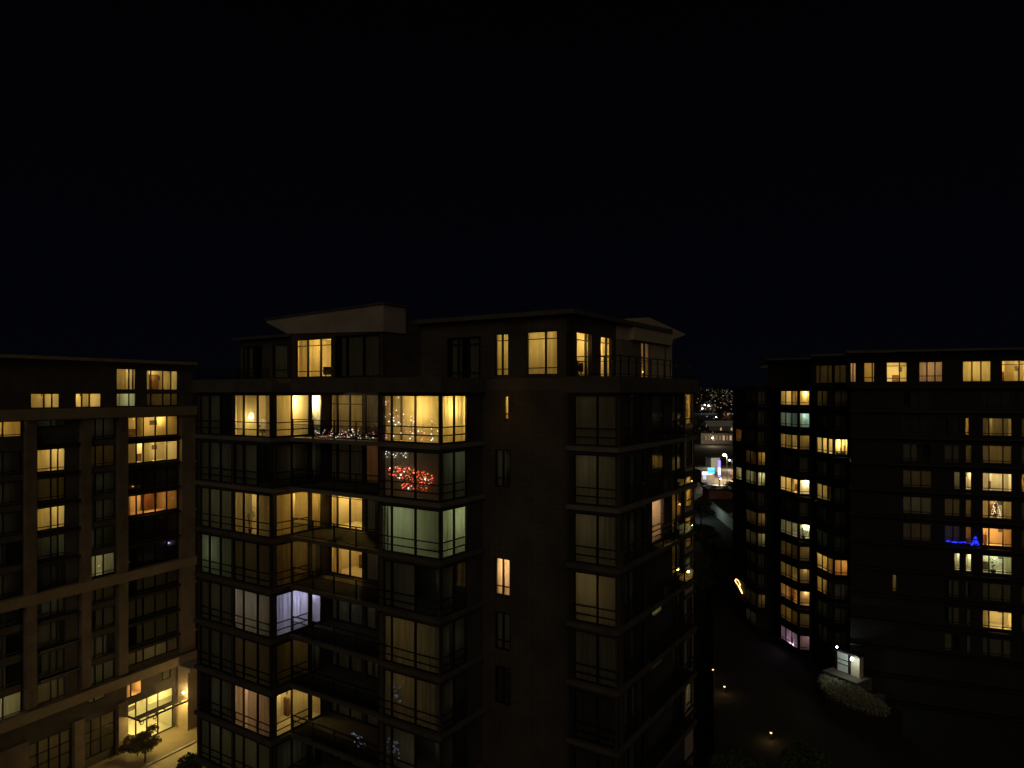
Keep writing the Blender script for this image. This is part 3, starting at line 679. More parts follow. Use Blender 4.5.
def rwin(sg, u0, u1, mu, k, z0=None, z1=None, tr=(.8,), **st):
    w = segs[sg]; a0, a1 = max(.05, w.s_of(u0)), min(w.L-.05, w.s_of(u1)); zt = rz(k) if z1 is None else z1; zb = zt-1.95 if z0 is None else z0
    dp = st.pop('deep', 2.2); mt = st.pop('mitre', (0, 0))
    window(rb, w, a0, a1, zb, zt, [w.s_of(m) for m in mu], tr, (), simple=True, fw=.09, deep=dp, mitre=mt, **st); rh[sg].append((a0, a1, zb, zt)); cntR[0] += 1
dim = lambda c, p: D(lit=(c, p), cover=full, cloth_name='curtain_grey')
T1 = {0: (None, D(lit=(AMBER, 22), cover=full)), 3: (dim(AMBER, 3), D(lit=(AMBER, 9), cover=full, cloth_name='curtain_grey')), 4: (D(lit=(PALEG, 9), cover=[(.5, 1)], cloth_name='curtain_grey'), D(lit=(PALEG, 22), cover=[(.4, 1)], cloth_name='curtain_grey')),
      6: (dim(WARM, 3), dim(WARM, 4.5)), 7: (dim(PALEG, 2.4), dim(PALEG, 5)), 10: (dim(WARM, .8), dim(WARM, 2.4)), 11: (dim(PALEG, 1.2), None)}
T2 = {0: (D(lit=(WARM, 45), cover=[(0, .3), (.6, .8)]), D(lit=(AMBER, 50), cover=[(.7, 1)])), 1: (D(lit=(TEAL, 10), cover=[(.4, 1)], cloth_name='curtain_white'), D(lit=(TEAL, 14), cover=[(.5, 1)], cloth_name='curtain_white')),
      2: (D(lit=(WARM, 12), cover=[(.3, .6)], cloth_name='curtain_grey'), dim(WARM, 8)), 4: (D(lit=(WARM, 60), cover=[(.3, .75)]), D(lit=(CREAM, 80), cover=[])),
      6: (D(lit=(PALEG, 12), cover=[(0, .6)], cloth_name='curtain_grey'), D(lit=(PALEG, 55), cover=[])), 7: (dim(WARM, 4.5), dim(WARM, 3)),
      8: (D(lit=(WARM, 8), cover=[(.4, .6)], cloth_name='curtain_grey'), D(lit=(WARM, 4), cover=[(.7, 1)], cloth_name='curtain_grey')), 9: (D(lit=((1, .55, .2), 15), cover=[(.4, .7)]), D(lit=((1, .6, .24), 12), cover=[])),
      10: (dim(AMBER, 9), dim(WARM, 1.5)), 11: (D(lit=(PURPLE, 34), cover=[(0, .45), (.7, .9)], cloth_name='curtain_white', lampf=(.6, .2, .15)), D(lit=(PURPLE, 7), cover=full, cloth_name='curtain_grey'))}
T3 = {0: (dim(WARM, 3), None), 2: (D(lit=(WARM, 50), cover=[(.1, .35), (.5, .7)]), D(lit=(WARM, 62), cover=[(0, .2)], lampf=(.6, .35, .7), lr=.2)), 4: (D(lit=(WARM, 22), cover=[(.3, .8)]), None),
      6: (dim(TEAL, .7), None), 7: (D(lit=(AMBER, 28), cover=[(.5, .9)], lampf=(.4, .3, .8)), D(lit=(ORANGE, 26), cover=full, cloth_name='curtain_grey')), 8: (D(lit=(AMBER, 18), cover=[(.2, .9)], cloth_name='curtain_grey'), None), 9: (dim(TEAL, .5), None)}
for k in range(0, 12):
    for T, sa, sb, ua, ub, ma in ((T1, '1a', '1b', (745.5, 756.4), (757.6, 765.5), (750,)), (T2, '2a', '2b', (780.2, 797.5), (799.3, 810), (785.5, 791.5)), (T3, '3a', '3b', (816.5, 832.8), (834.3, 848), (822, 827.5))):
        st = T.get(k, (None, None))
        for j, (sg, uu, mm) in enumerate(((sa, ua, ma), (sb, ub, ((ub[0]+ub[1])/2,) if T is not T2 else ()))):
            if st[j] is not None: rwin(sg, uu[0], uu[1], mm, k, deep=2.2 if j == 0 else 1.4, mitre=(0, .95) if j == 0 else (.95, 0), **dict(st[j]))
            elif k < 11: rwin(sg, uu[0], uu[1], mm, k, cover=[(0, .8)], cloth_name='curtain_grey', dimglow=(.1, .9))
rwin('0', 735.5, 741.5, (), 2, **dim(ORANGE, 9)); rwin('0', 735.5, 741.5, (), 4, **D(lit=(PALEG, 14), cover=[(0, .4)]))
# main right face
M4 = {('c', 1): D(lit=(WARM, 9), cover=[(0, .25), (.35, .9)], cloth_name='curtain_grey'), ('c', 2): dim(WARM, 8), ('c', 3): D(lit=(CREAM, 62), cover=[(0, .22), (.3, .9)]),
      ('b', 3): D(lit=(PALEG, 5), cover=full, cloth_name='curtain_grey'), ('B', 3): D(lit=(CREAM, 26), cover=[]), ('d', 3): D(lit=(AMBER, 24), cover=full), ('B', 1): D(lit=(AMBER, 14), cover=full), ('B', 2): dim(WARM, 2.2), ('d', 1): dim(WARM, 2),
      ('c', 4): D(lit=(WARM, 24), cover=[(0, .25), (.75, 1)]), ('b', 4): dim(WARM, 1.6), ('B', 4): dim(WARM, 3), ('a', 4): D(lit=(PALEG, 1.5), cover=full, cloth_name='curtain_grey'), ('a', 5): dim(PINKISH, 1.0),
      ('c', 5): D(lit=(ORANGE, 85), cover=[(.75, 1)], lampf=(.38, .3, .7), lr=.18), ('B', 5): dim(ORANGE, 8), ('b', 5): dim((.3, .3, 1), 2), ('c', 6): D(lit=(GREEN, 42), cover=[(.8, 1)]), ('b', 6): D(lit=(PALEG, 14), cover=[(0, .4)]), ('B', 6): D(lit=(PALEG, 22), cover=[]),
      ('c', 8): D(lit=(WARM, 34), cover=[(0, .25)], lampf=(.75, .4, .6)), ('c', 7): dim(WARM, .5), ('a', 3): dim(WARM, 1.2), ('a', 1): D(cover=full, cloth_name='curtain_dark')}
for k in range(0, 10):
    for key, u0, u1, mu in (('a', 902.5, 932, (911, 921)), ('b', 944, 960.5, (953,)), ('B', 965, 972, ()), ('c', 982, 1012.5, (989, 1003)), ('d', 1021, 1045, (1030,))):
        st = M4.get((key, k))
        if st is None:
            if key == 'a' and k > 5: continue
            st = D(cover=random.choice([full, [(0, .5)], [(.3, 1)]]), cloth_name='curtain_dark' if k < 2 else 'curtain_dim', dimglow=(.02, .3) if k < 7 else None)  # top rows: cloth colour darkened against the ambient light
        if key == 'B' and k == 1: u0, u1 = 964.6, 969.6
        if key == 'b' and k in (3, 6): u0, u1, mu = 953.5, 960.5, ()
        if key in 'bB' and k == 0: continue
        rwin('4', u0, u1, mu, k, tr=(.85,), **dict(st))
rwin('4', 892, 897, (), 7, **dim(WARM, 5))
# penthouse row
P4 = Wall(px(846.5, 78.4), px(1080, 70.2)); P3w = Wall(px(812, 86), px(847, 84)); ph = []
for u0, u1, mu, tr, st in ((849.8, 856.5, (853,), (), D(lit=(PINKISH, 40), cover=full)), (863.5, 875, (872.3,), (.75,), D(lit=(AMBER, 22), cover=full)), (886, 907.5, (899.5,), (.2, .8), D(lit=(WARM, 55), cover=[(.75, 1)], lampf=(.35, .4, .55), lr=.2)),
      (918.5, 943, (927, 935), (.7,), D(lit=(PINKISH, 30), cover=full)), (962, 991.5, (972, 981), (), D(lit=(WARM, 70), cover=full)), (1001, 1029, (1019,), (.2,), D(lit=(AMBER, 42), cover=[(.12, .5)]))):
    a0, a1 = P4.s_of(u0), P4.s_of(u1)
    window(rb, P4, a0, a1, CZ+1.05, CZ+3.3, [P4.s_of(m) for m in mu], tr, (), simple=True, fw=.1, deep=2.4, **st); ph.append((a0, a1, CZ+1.05, CZ+3.3))
pr = MB(); P4.fill(pr, CZ+.6, CZ+4.3, ph); ph = []
for u0, u1, mu in ((815.5, 832.5, (820, 828)), (834, 846.5, (840,))):
    a0, a1 = P3w.s_of(u0), P3w.s_of(u1); window(rb, P3w, a0, a1, CZ+1.05, CZ+3.3, [P3w.s_of(m) for m in mu], (), (), simple=True, fw=.1, cover=full, cloth_name='curtain_grey', lit=(WARM, 2.6)); ph.append((a0, a1, CZ+1.05, CZ+3.3))
P3w.fill(pr, CZ+.6, CZ+4.3, ph); Wall(px(846.5, 84), px(846.5, 78.4)).fill(pr, CZ+.6, CZ+4.3, [])
PL = Wall(px(768, 97), px(812, 93)); PL.fill(pr, CZ+.6, CZ+4.3, []); Wall(px(812, 93), px(812, 86)).fill(pr, CZ+.6, CZ+4.3, [])
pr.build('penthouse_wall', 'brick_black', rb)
def ringprism(name, pts, z0, z1, mat, parent):
    m = MB(); m.prism([tuple(p) for p in pts], z0, z1); return m.build(name, mat, parent)
back = [px(1080, 100), px(760, 125)]
ringprism('roof', [px(766, 95.5), px(811, 91.5), px(811, 84.5), px(846, 82.5), px(846, 77), px(1085, 69)]+back, CZ+4.3, CZ+4.55, 'concrete_dark', rb)
outl = [px(732, 109), px(744.5, 103), px(757, 99), px(767.5, 98.5), px(779, 99.3), px(779, 95), px(798.5, 90.5), px(812.5, 90), px(815.2, 91), px(815.2, 87.6), px(833.5, 83.3), px(850, 83), px(850, 78.1), px(1082, 70.1), px(1080, 100), px(745, 135)]
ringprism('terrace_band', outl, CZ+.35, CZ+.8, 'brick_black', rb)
for k in range(0, 12):
    ringprism('floor_slab', outl, rz(k)-2.4, rz(k)-2.2, 'metal_black', rb)
rwm = MB()
for nme, w in segs.items(): w.fill(rwm, CR-.2, CZ+.35, rh[nme], th=.12)
for a, b in (((779.5, 100), (779.5, 95.5)), ((815.8, 92), (815.8, 88)), ((850.5, 83.4), (850.5, 78.6)), ((1080, 70.6), (1080, 100)), ((1080, 100), (745, 135)), ((745, 135), (733, 109))):
    Wall(px(*a), px(*b)).fill(rwm, CR-.2, CZ+.35, [])
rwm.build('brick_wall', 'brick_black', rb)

# podium garden between the towers, at second floor level
pod = [px(712, 160), px(715, 54), px(1200, 44), px(1200, 90), px(745, 136)]
m = MB(); m.prism([tuple(p) for p in pod], 0, CR); struct('podium', m, 'soil')

# entrance with cool lamps on the podium
ex = Wall(px(836, 79.3), px(862, 76.6))
ent = thing('entrance_porch', 'small green-lit entrance porch with two white lamps below the right block', 'porch', ex.p(0, 0, CR))
PB = 8.6; m = MB(); ex.box(m, -.6, ex.L+.4, -1.2, 1.6, CR, PB); m.build('plinth', 'concrete_dark', ent)
a0, a1 = ex.s_of(837), ex.s_of(848)
m = MB(); ex.box(m, a0-.2, a0, -.9, .0, PB, PB+2.3); ex.box(m, a1, a1+.35, -.9, 0, PB, PB+2.3); ex.box(m, a0-.2, ex.s_of(861), -.9, .5, PB+2.31, PB+2.48); m.build('frame', 'metal_dark', ent)
m = MB(); ex.box(m, a0, a1, -.12, -.08, PB, PB+2.3); m.build('lit_door', 'white_wall', ent)
m = MB()
for z in (PB+.8, PB+1.3): ex.box(m, a0, a1, -.02, .03, z, z+.08)
m.build('door_rail', 'metal_dark', ent)
m = MB(); ex.box(m, ex.s_of(851.5), ex.s_of(860), -.6, .1, PB, PB+2.3); m.build('side_wall', 'stucco', ent)
for u, z, P, r in ((841, PB+2.85, 5, .11), (856, PB+2.1, 75, .16)):
    q = ex.p(ex.s_of(u), .75, z); m = MB(); m.ball(q, r, 0, 8, 6); m.build('lamp_globe', 'lamp_white', ent); lamp(ex.p(ex.s_of(u), 1.3, z-.2), P, (.85, 1, .85), .15, ent)

# hedge of pale leaves in front of the porch, lit by its lamps
def foliage_mass(m, c, rx, ry, rz_, n, size, rs):
    for i in range(n):
        t = rs.random()*6.283; ph_ = math.acos(rs.uniform(-.35, 1)); r = rs.random()**.35
        p = Vector((c[0]+rx*r*math.sin(ph_)*math.cos(t), c[1]+ry*r*math.sin(ph_)*math.sin(t), c[2]+rz_*r*math.cos(ph_)))
        a = Vector((rs.gauss(0, 1), rs.gauss(0, 1), rs.gauss(0, 1))).normalized(); b = a.orthogonal().normalized(); s_ = size*rs.uniform(.6, 1.4)
        m.poly([p-a*s_, p+b*s_*.45, p+a*s_, p-b*s_*.45])
rs = random.Random(3)
SHR = [(833, 76.5, 1.3, 1.1), (842, 75.3, 1.5, 1.2), (850, 74.0, 1.6, 1.4), (858, 73.1, 1.5, 1.3), (867, 72.2, 1.5, 1.2), (827, 78.5, 1.0, .8), (875, 71.5, 1.4, 1.0)]
GT = 7.3; m = MB(); m.prism([tuple(px(823, 82)), tuple(px(826, 75)), tuple(px(882, 69)), tuple(px(886, 75.5))], CR-.1, GT); struct('garden_terrace', m, 'soil')
SLB = ['pale shrub nearest the porch door, directly under its lamp', 'rounded shrub second along the lit row from the porch', 'largest pale shrub in the middle of the lit row by the porch', 'dim shrub just past the middle of the lit row, towards the viewer', 'dark shrub second from the near end of the row by the porch', 'small shrub at the far left end of the row by the porch', 'nearly dark shrub at the near end of the row by the porch']
for (u, Y, r, h_), lb_ in zip(SHR, SLB):
    c = px(u, Y); t = thing('shrub', lb_, 'shrub', (c.x, c.y, GT), 'shrubs in front of the porch')
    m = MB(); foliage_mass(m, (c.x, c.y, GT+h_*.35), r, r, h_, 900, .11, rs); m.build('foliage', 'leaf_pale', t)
    m = MB(); 
    for i in range(4): m.tube((c.x, c.y, GT), (c.x+rs.uniform(-.6, .6), c.y+rs.uniform(-.6, .6), GT+h_), .04, .015, 5)
    m.build('stem', 'bark', t)
# garden path lamps
def bollard(u, v, label, col='lamp_amber', P=14, zg=CR, hh=.8, c3=(1, .62, .2)):
    Y = (CZ-zg-hh)*F/(v-V0); c = px(u, Y); t = thing('garden_lamp', label, 'lamp', (c.x, c.y, zg), 'low garden lamps')
    m = MB(); m.tube((c.x, c.y, zg), (c.x, c.y, zg+hh-.12), .05, n=8); m.build('post', 'metal_dark', t)
    m = MB(); m.tube((c.x, c.y, zg+hh-.12), (c.x, c.y, zg+hh+.02), .11, n=8); m.build('lens', col, t)
    m = MB(); m.tube((c.x, c.y, zg+hh+.02), (c.x, c.y, zg+hh+.08), .14, n=8); m.build('cap', 'metal_dark', t)
    lamp((c.x-.22, c.y-.3, zg+hh-.05), P, c3, .05, t)
bollard(724.5, 686, 'low warm garden lamp in the dark courtyard right of the tower foot')
bollard(771, 732, 'low warm garden lamp nearest the bottom of the dark courtyard')
bollard(713, 669, 'dim orange garden lamp close beside the tower side wall', P=5, c3=(1, .4, .15))
# lit loop of string lights on the courtyard
lp = MB(); w0 = segs['0']; ac = w0.s_of(740); zc = CZ-(586-V0)*w0.p(ac, 0, 0)[1]/F
t = thing('light_wreath', 'bright warm zigzag of string lights hung at the far left foot of the right block', 'string lights', w0.p(ac, .2, zc))
path = [(-1, .9), (-.7, 1.25), (-.1, 1.3), (.45, .9), (.2, .55), (.75, .1), (.95, -.3), (.3, .1), (-.3, .55), (-.8, .7)]
cd = MB(); KA = w0.L/10
for (x0, y0), (x1, y1) in zip(path, path[1:]+path[:1]):
    for i in range(6): lp.octa(w0.p(ac+(x0+(x1-x0)*i/6)*KA*3, .2, zc-.4+(y0+(y1-y0)*i/6)*.9), .06, 0)
    cd.tube(w0.p(ac+x0*KA*3, .16, zc-.4+y0*.9), w0.p(ac+x1*KA*3, .16, zc-.4+y1*.9), .015, n=4)
o = lp.build('bulbs', 'bulb_gold', t); o['kind'] = 'stuff'; cd.build('cord', 'metal_dark', t)

# things in the right block's windows
def xtree(w, u, z, hgt, label, mats, r=.5, d=-.9, n=60):
    a = w.s_of(u); c = w.p(a, d, z); t = thing('christmas_tree', label, 'christmas tree', c, None); rs_ = random.Random(int(u))
    m = MB()
    for i in range(260):
        f = rs_.random()**.7; rr = r*(1-f)*rs_.uniform(.5, 1); an = rs_.random()*6.28; p = Vector((c[0]+rr*math.cos(an), c[1]+rr*math.sin(an), z+.2+f*(hgt-.2)))
        q = Vector((math.cos(an), math.sin(an), -.3))*.14; s_ = Vector((-math.sin(an), math.cos(an), 0))*.05; m.poly([p-q, p+s_, p+q, p-s_])
    m.build('branches', 'leaf_gold', t)
    m = MB(); m.tube((c[0], c[1], z), (c[0], c[1], z+hgt*.9), .04, .01, 6); m.build('trunk', 'bark', t)
    m = MB()
    for i in range(n):
        f = rs_.random()**1.1; an = rs_.random()*6.28; rr = r*(1-f)+.05; m.octa((c[0]+rr*math.cos(an), c[1]+rr*math.sin(an), z+.25+f*(hgt-.25)), .035, i % len(mats))
    o = m.build('bulbs', mats, t); o['kind'] = 'stuff'
S4 = segs['4']
xtree(S4, 998, rz(4)-2.1, 2.0, 'gold lit christmas tree in a window of the right block, above the orange lit room', ['bulb_gold', 'bulb_glint_white'])
xtree(segs['2a'], 787, rz(9)-2.1, 1.8, 'small christmas tree in the orange lit bay of the right block', ['bulb_glint_orange', 'bulb_glint_red'], .45, n=30)
potted_plant((*S4.p(S4.s_of(995), -.8, 0)[:2], rz(6)-2.15), 'palm-like plant in the green lit window of the right block', 1.9, 1.7, seed=11)
potted_plant((*S4.p(S4.s_of(987), -.7, 0)[:2], rz(5)-2.15), 'tall plant at the left of the orange lit window of the right block', 1.9, 1.0, seed=12)
potted_plant((*segs['2b'].p(segs['2b'].s_of(804), -.7, 0)[:2], rz(6)-2.15), 'leafy plant filling the pale green lit bay window of the right block', 2.0, 1.6, seed=13)
bulbs_or_glints('blue string lights draped along a dark balcony of the right block', S4, [('bulb_blue', 1)], S4.s_of(946), S4.s_of(966), rz(5)-1.85, rz(5)-1.6, 60, d=.35, r=.05, shape=lambda a, z: abs(z-.5-(a-.5)**2*1.5) < .25)
bulbs_or_glints('cluster of bright blue string lights at the right end of the blue balcony', S4, [('bulb_blue', 1)], S4.s_of(970), S4.s_of(979), rz(5)-1.9, rz(5)-.9, 60, d=.4, r=.06, shape=lambda a, z: abs(a-.5) < .5*(1-z)+.05)
m = MB(); S4.box(m, S4.s_of(943), S4.s_of(980), .08, .9, rz(5)-2.28, rz(5)-2.1); bs = m.build('balcony_slab', 'metal_dark', rb)
railing(rb, S4, S4.s_of(943), S4.s_of(980), rz(5)-2.1, .9, 5, .8, False)
armchair((*segs['3b'].p(segs['3b'].s_of(841), -.7, 0)[:2], rz(2)-2.2), 0, 'dark armchair in the yellow lit angled bay of the right block', mat='metal_dark')

# ================================================================== THE FAR STREET
def street_lamp(u, v, Y, label, col, P, c3, hgt=None, zt=None, rr=.35, arm=1.2):
    zt = CZ-(v-V0)*Y/F; c = px(u, Y); t = thing('street_lamp', label, 'street lamp', (c.x, c.y, 0), 'street lamps in the far streets')
    m = MB(); m.tube((c.x+arm, c.y, 0), (c.x+arm, c.y, zt+.5), .14, .08, 8); m.build('pole', 'metal_dark', t)
    m = MB(); m.tube((c.x+arm, c.y, zt+.4), (c.x, c.y, zt+.35), .06, n=6); m.build('arm', 'metal_dark', t)
    m = MB(); m.ball((c.x, c.y, zt), rr, 0, 8, 6, .7); m.build('lamp_head', col, t)
    if P: lamp((c.x-.1, c.y-rr-.5, zt-rr-.3), P, c3, .3, t)
street_lamp(724.3, 455, 318, 'brightest street lamp on a tall pole over the far car park', 'lamp_cream', 14000, (1, .9, .65), rr=.8)
street_lamp(712.5, 438, 520, 'street lamp in front of the long low lit building far off', 'lamp_cream', 4500, (1, .8, .5), rr=.75)
street_lamp(708.8, 405.7, 1300, 'brighter cold white lamp of the close pair near the horizon', 'lamp_white', 9000, (.8, .95, 1), rr=1.6)
street_lamp(704.8, 404.8, 1320, 'fainter cold white lamp of the close pair near the horizon', 'lamp_white', 0, (.8, .95, 1), rr=1.3)
street_lamp(702.3, 408.5, 1200, 'yellow street lamp just left below the cold white pair', 'lamp_warm', 0, (1, .7, .3), rr=1.4)
street_lamp(721.5, 413.5, 1000, 'small warm lamp beside the pale gabled roof far off', 'lamp_warm', 6000, (1, .7, .5), rr=.9)
street_lamp(716.2, 417, 900, 'wide white lamp over the grey roofs far off', 'lamp_white', 3000, (.9, .95, .9), rr=.8)
street_lamp(720.5, 479, 300, 'small low lamp at the foot of the tall bright street lamp', 'lamp_cream', 2500, (1, .9, .7), rr=.45)
street_lamp(729.6, 460.3, 360, 'small street lamp right of the brightest one', 'lamp_cream', 2500, (1, .9, .7), rr=.5)
def far_house(u0, u1, Y, dep, zt, label, wallm='wall_far', rows=1, litf=.3, seed=1, roof='flat', name='far_building', zb=0, lm=('far_dim', 'far_warm')):
    rs_ = random.Random(seed); w = Wall(px(u0, Y), px(u1, Y)); t = thing(name, label, 'building', w.p(w.L/2, 0, zb), None)
    m = MB(); w.box(m, 0, w.L, -dep, 0, zb, zt); m.build('wall', wallm, t)
    m = MB()
    if roof == 'flat': w.box(m, -.4, w.L+.4, -dep-.4, .4, zt+.01, zt+.5)
    else:
        P_ = [w.p(-.5, .5, zt), w.p(w.L+.5, .5, zt), w.p(w.L+.5, -dep-.5, zt), w.p(-.5, -dep-.5, zt), w.p(-.5, -dep/2, zt+w.L*.16), w.p(w.L+.5, -dep/2, zt+w.L*.16)]
        i = 0; m.v = P_; m.f = [(0, 1, 5, 4), (2, 3, 4, 5), (0, 4, 3), (1, 2, 5), (3, 2, 1, 0)]; m.m = [0]*5
    m.build('roof', 'white_wall' if roof == 'pale' else 'roofing', t)
    n = max(2, int(w.L/(2.6 if w.L < 40 else 5)))
    hgt = (zt-zb)/rows
    for r_ in range(rows):
        for i in range(n):
            if rs_.random() > litf: continue
            a = w.L*(i+.2)/n; m = MB(); w.box(m, a, a+w.L*.55/n, -.02, .06, zb+hgt*(r_+.35), zb+hgt*(r_+.8)); m.build('window', rs_.choice(lm), t)
    return t
far_house(701, 736, 540, 30, 8, 'long low building with a lit strip front behind the far street lamp', rows=1, litf=.95, seed=2, lm=('far_dim', 'far_dim', 'far_warm'))
far_house(707, 738, 800, 45, 7, 'broad grey-roofed warehouse below the horizon lights', rows=1, litf=.1, seed=3)
far_house(709, 741, 690, 30, 6, 'low building with a pale roof in front of the grey warehouse', rows=1, litf=.1, seed=4, roof='pale')
far_house(723, 731, 960, 25, 12, 'gabled pinkish house lit by the small warm lamp far off', 'wall_red', 2, .4, 5, 'gable')
far_house(700, 716, 1500, 40, 14, 'far block under the cold white pair of lamps', rows=2, litf=.2, seed=6)
far_house(711, 720, 350, 10, 7, 'small pale shed left of the brightest street lamp', 'white_wall', 1, 0, 7)
shop = far_house(701.5, 714.5, 306, 12, 5.2, 'low shop with a glowing blue and white sign board', 'wall_far', 1, .6, 8, lm=('far_warm', 'far_white'))
sw = Wall(px(701.5, 306), px(714.5, 306))
m = MB(); sw.box(m, .3, 4.6, .05, .3, 3.9, 5.4); m.build('sign', 'sign_white', shop); m = MB(); sw.box(m, 2.6, 5.6, .31, .4, 4.4, 7.0); m.build('sign', 'sign_blue', shop)
pn = thing('pylon_sign', 'tall violet-white pylon sign between the glowing shop and the brightest street lamp', 'sign', (*px(719.3, 290), 0))
w = Wall(px(718.2, 290), px(720.6, 290)); m = MB(); w.box(m, .3, w.L-.3, -.3, 0, 0, 4.6); m.build('post', 'metal_dark', pn)
for z0, z1, mt in ((4.7, 5.6, 'sign_violet'), (5.8, 8.6, 'sign_white'), (8.8, 11.6, 'sign_violet')):
    m = MB(); w.box(m, 0, w.L, -.4, .05, z0, z1); m.build('sign_panel', mt, pn)
far_house(709, 736, 262, 9, 3.2, 'long low red-brown building at the near side of the far car park', 'wall_red', 1, 0, 9)
# car park surface
sheet('car_park', [px(698, 380), px(745, 380), px(750, 275), px(696, 275)], .01, 'paving_dark')
sheet('street', [px(690, 270), px(745, 270), px(740, 190), px(700, 190)], .008, 'asphalt')
def car(u, Y, ang, label, mat, hl_=False):
    c = px(u, Y); t = thing('parked_car', label, 'car', (c.x, c.y, 0), 'cars in the far car park'); ca, sa = math.cos(ang), math.sin(ang)
    def T(m): m.v = [(c.x+ca*a-sa*b, c.y+sa*a+ca*b, z) for a, b, z in m.v]; return m
    prof = [(-2.2, .35), (-2.15, .85), (-1.5, .95), (-.9, 1.42), (.6, 1.45), (1.2, .98), (2.1, .85), (2.25, .4)]
    m = MB(); n = len(prof); m.v = [(x, -.88, z) for x, z in prof]+[(x, .88, z) for x, z in prof]
    m.f = [tuple(range(n)), tuple(reversed(range(n, 2*n)))]+[(k, n+k, n+(k+1) % n, (k+1) % n) for k in range(n)]; m.m = [0]*(n+2); T(m).build('body', mat, t)
    for x in (-1.35, 1.4):
        for y in (-.8, .8):
            m = MB(); m.tube((x, y-.1, .33), (x, y+.1, .33), .33, n=12); T(m).build('wheel', 'metal_black', t)
    if hl_:
        for y in (-.6, .6): m = MB(); m.ball((2.25, y, .65), .14, 0, 6, 4); T(m).build('headlight', 'head_light', t)
plain('paint_white', (.7, .7, .7), .3, 0, .05); plain('paint_dark', (.05, .05, .06), .3, 0, .05); plain('paint_red', (.35, .04, .03), .3, 0, .05)
car(704, 300, 1.7, 'dark car parked under the glowing shop sign', 'paint_dark'); car(709.5, 292, 1.6, 'pale car parked in front of the glowing shop', 'paint_white')
car(728, 300, 1.5, 'pale car parked right of the low lamp in the far car park', 'paint_white'); car(732.5, 330, 1.4, 'dark red car parked behind the pale one at the right of the car park', 'paint_red')
car(716, 283, -1.4, 'car with its headlights on driving towards the viewer below the pylon sign', 'paint_dark', True)
# pale wall running down the street, lit by a lamp of its own
pw = Wall(px(708.5, 236), px(735.5, 199))
t = thing('garden_wall', 'long pale wall running diagonally beside the dark street behind the tower', 'wall', pw.p(0, 0, 0))
m = MB(); pw.box(m, 0, pw.L, -.3, 0, 0, 3.4); m.build('wall', 'white_wall', t); m = MB(); pw.box(m, -.1, pw.L+.1, -.38, .08, 3.41, 3.6); m.build('coping', 'concrete', t)
q = pw.p(pw.L*.5, 7, 0); 
tl = thing('street_lamp', 'dim street lamp shining on the long pale diagonal wall', 'street lamp', (q[0]-4, q[1], 0), 'street lamps in the far streets')
m = MB(); m.tube((q[0]-4, q[1], 0), (q[0]-4, q[1], 6), .1, .07, 8); m.build('pole', 'metal_dark', tl)
m = MB(); m.ball((q[0]-4, q[1], 6.1), .16, 0, 8, 6); m.build('lamp_head', 'far_dim', tl); lamp((q[0], q[1]-.3, 6), 420, (.75, 1, .85), .3, tl)
# countless lights on the slope at the horizon
m = MB(); rs = random.Random(21)
for i in range(170):
    u = rs.uniform(560, 800); 
    if rs.random() < .75: u = rs.uniform(698, 740)
    Y = rs.uniform(1950, 3200); j = (Y-1900)/180/8; x = (u-512)/F*Y; ii = (x+2500)/150
    z = -2+max(0, j)**1.2*62*(1-.25*math.sin(ii*.55))+rs.uniform(1.5, 6); m.octa((x, Y, z), rs.uniform(.5, 1.5), rs.choices((0, 1, 2), (3, 1, 5))[0])
for i in range(70):
    Y = rs.uniform(380, 1800); u = rs.uniform(697, 742); m.octa(((u-512)/F*Y, Y, rs.uniform(8.5, 15)), Y*rs.uniform(.0003, .0007), rs.choices((0, 1, 2), (3, 2, 3))[0])
o = m.build('city_lights', ['far_warm', 'far_white', 'far_dim']); o['kind'] = 'stuff'; o['label'] = 'countless tiny warm lights of the city on the horizon slope'; o['category'] = 'city lights'

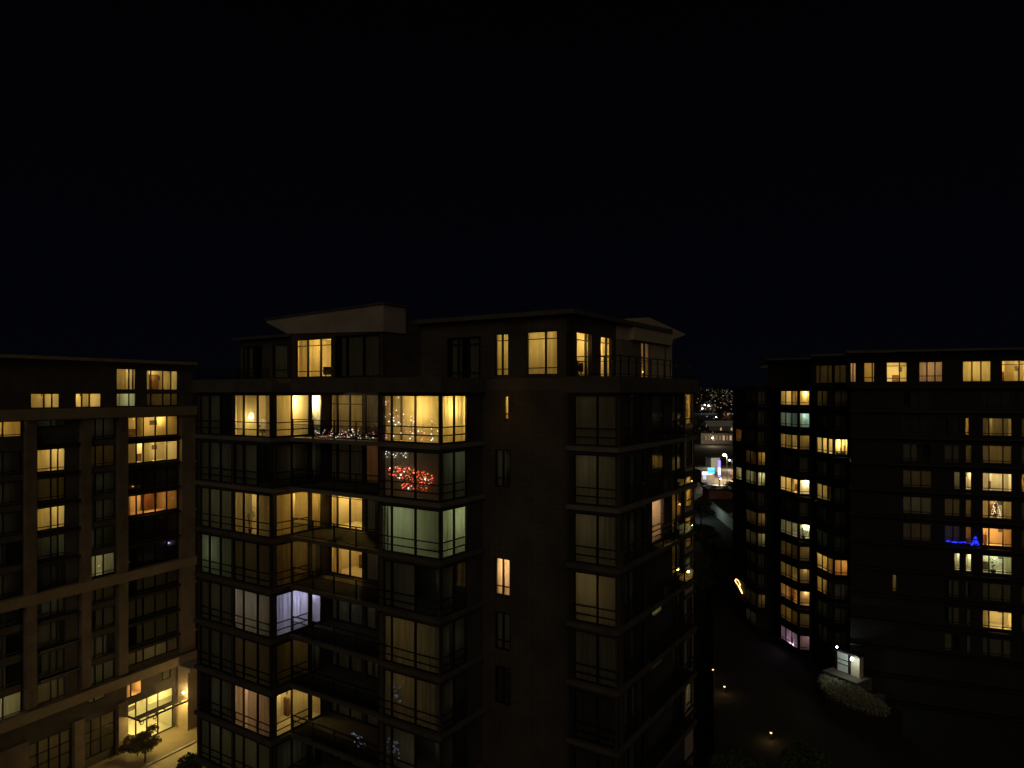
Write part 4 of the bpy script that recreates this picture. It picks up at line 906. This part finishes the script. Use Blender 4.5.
# ------------------------------------------------------------------ trees
def tree(x, y, z, hgt, rad, label, seed, n=2200, leaf=.16, mat='leaf', group='trees between the buildings', conical=False):
    rs_ = random.Random(seed); t = thing('tree', label, 'tree', (x, y, z), group)
    m = MB(); m.tube((x, y, z), (x, y, z+hgt*.55), hgt*.03, hgt*.018, 8); tips = []
    for i in range(9):
        a = i*2.4+rs_.random(); z0 = z+hgt*rs_.uniform(.3, .55); r = rad*rs_.uniform(.4, .85); z1 = z+hgt*rs_.uniform(.5, .92)
        m.tube((x, y, z0), (x+r*math.cos(a), y+r*math.sin(a), z1), hgt*.012, hgt*.004, 5); tips.append((x+r*math.cos(a), y+r*math.sin(a), z1))
    m.build('trunk', 'bark', t)
    m = MB()
    for c in tips+[(x, y, z+hgt*.85)]: foliage_mass(m, c, rad*.42, rad*.42, rad*.36, n//10, leaf, rs_)
    m.build('crown', mat, t)
q = LA.P+LA.t*LA.s_of(124)+LA.n*2.4; tree(q.x, q.y, 0, 1.9, 1.5, 'small street tree in front of the lobby, left of its doors', 1, 2600, .13, 'leaf_gold')
q = LA.P+LA.t*LA.s_of(119)+LA.n*4.6; tree(q.x, q.y, 0, 3.4, 1.5, 'street tree before the dark street level windows, nearest the bottom edge', 2, 2200, .13, 'leaf_gold')
for u, Y, hh, lbk, sd in ((197, 58, 10.8, 'dark spiky tree against the lit pavement beside the tower foot', 3),):
    c = px(u, Y); tree(c.x, c.y, 0, hh, 2.0, lbk, sd, 3000, .16)
for u, Y, hh, lbk, sd in ((701, 205, 8, 'dark tree at the upper end of the pale diagonal wall', 5), (704, 165, 9, 'dark tree left of the pale diagonal wall', 6), (712, 128, 8, 'dark tree nearest the tower side in the gap', 7), (734, 250, 8, 'dark tree beside the low red-brown building', 8),):
    c = px(u, Y); tree(c.x, c.y, 0, hh, 3.6, lbk, sd, 1800, .3)
for i, (u, Y, lbk) in enumerate(((735, 57, 'dark courtyard tree below the two left garden lamps'), (805, 58, 'dark courtyard tree right of the lowest garden lamp'))):
    c = px(u, Y); tree(c.x, c.y, CR, 4.5, 2.0, lbk, 30+i, 1500, .2)
print('windows right', cntR)
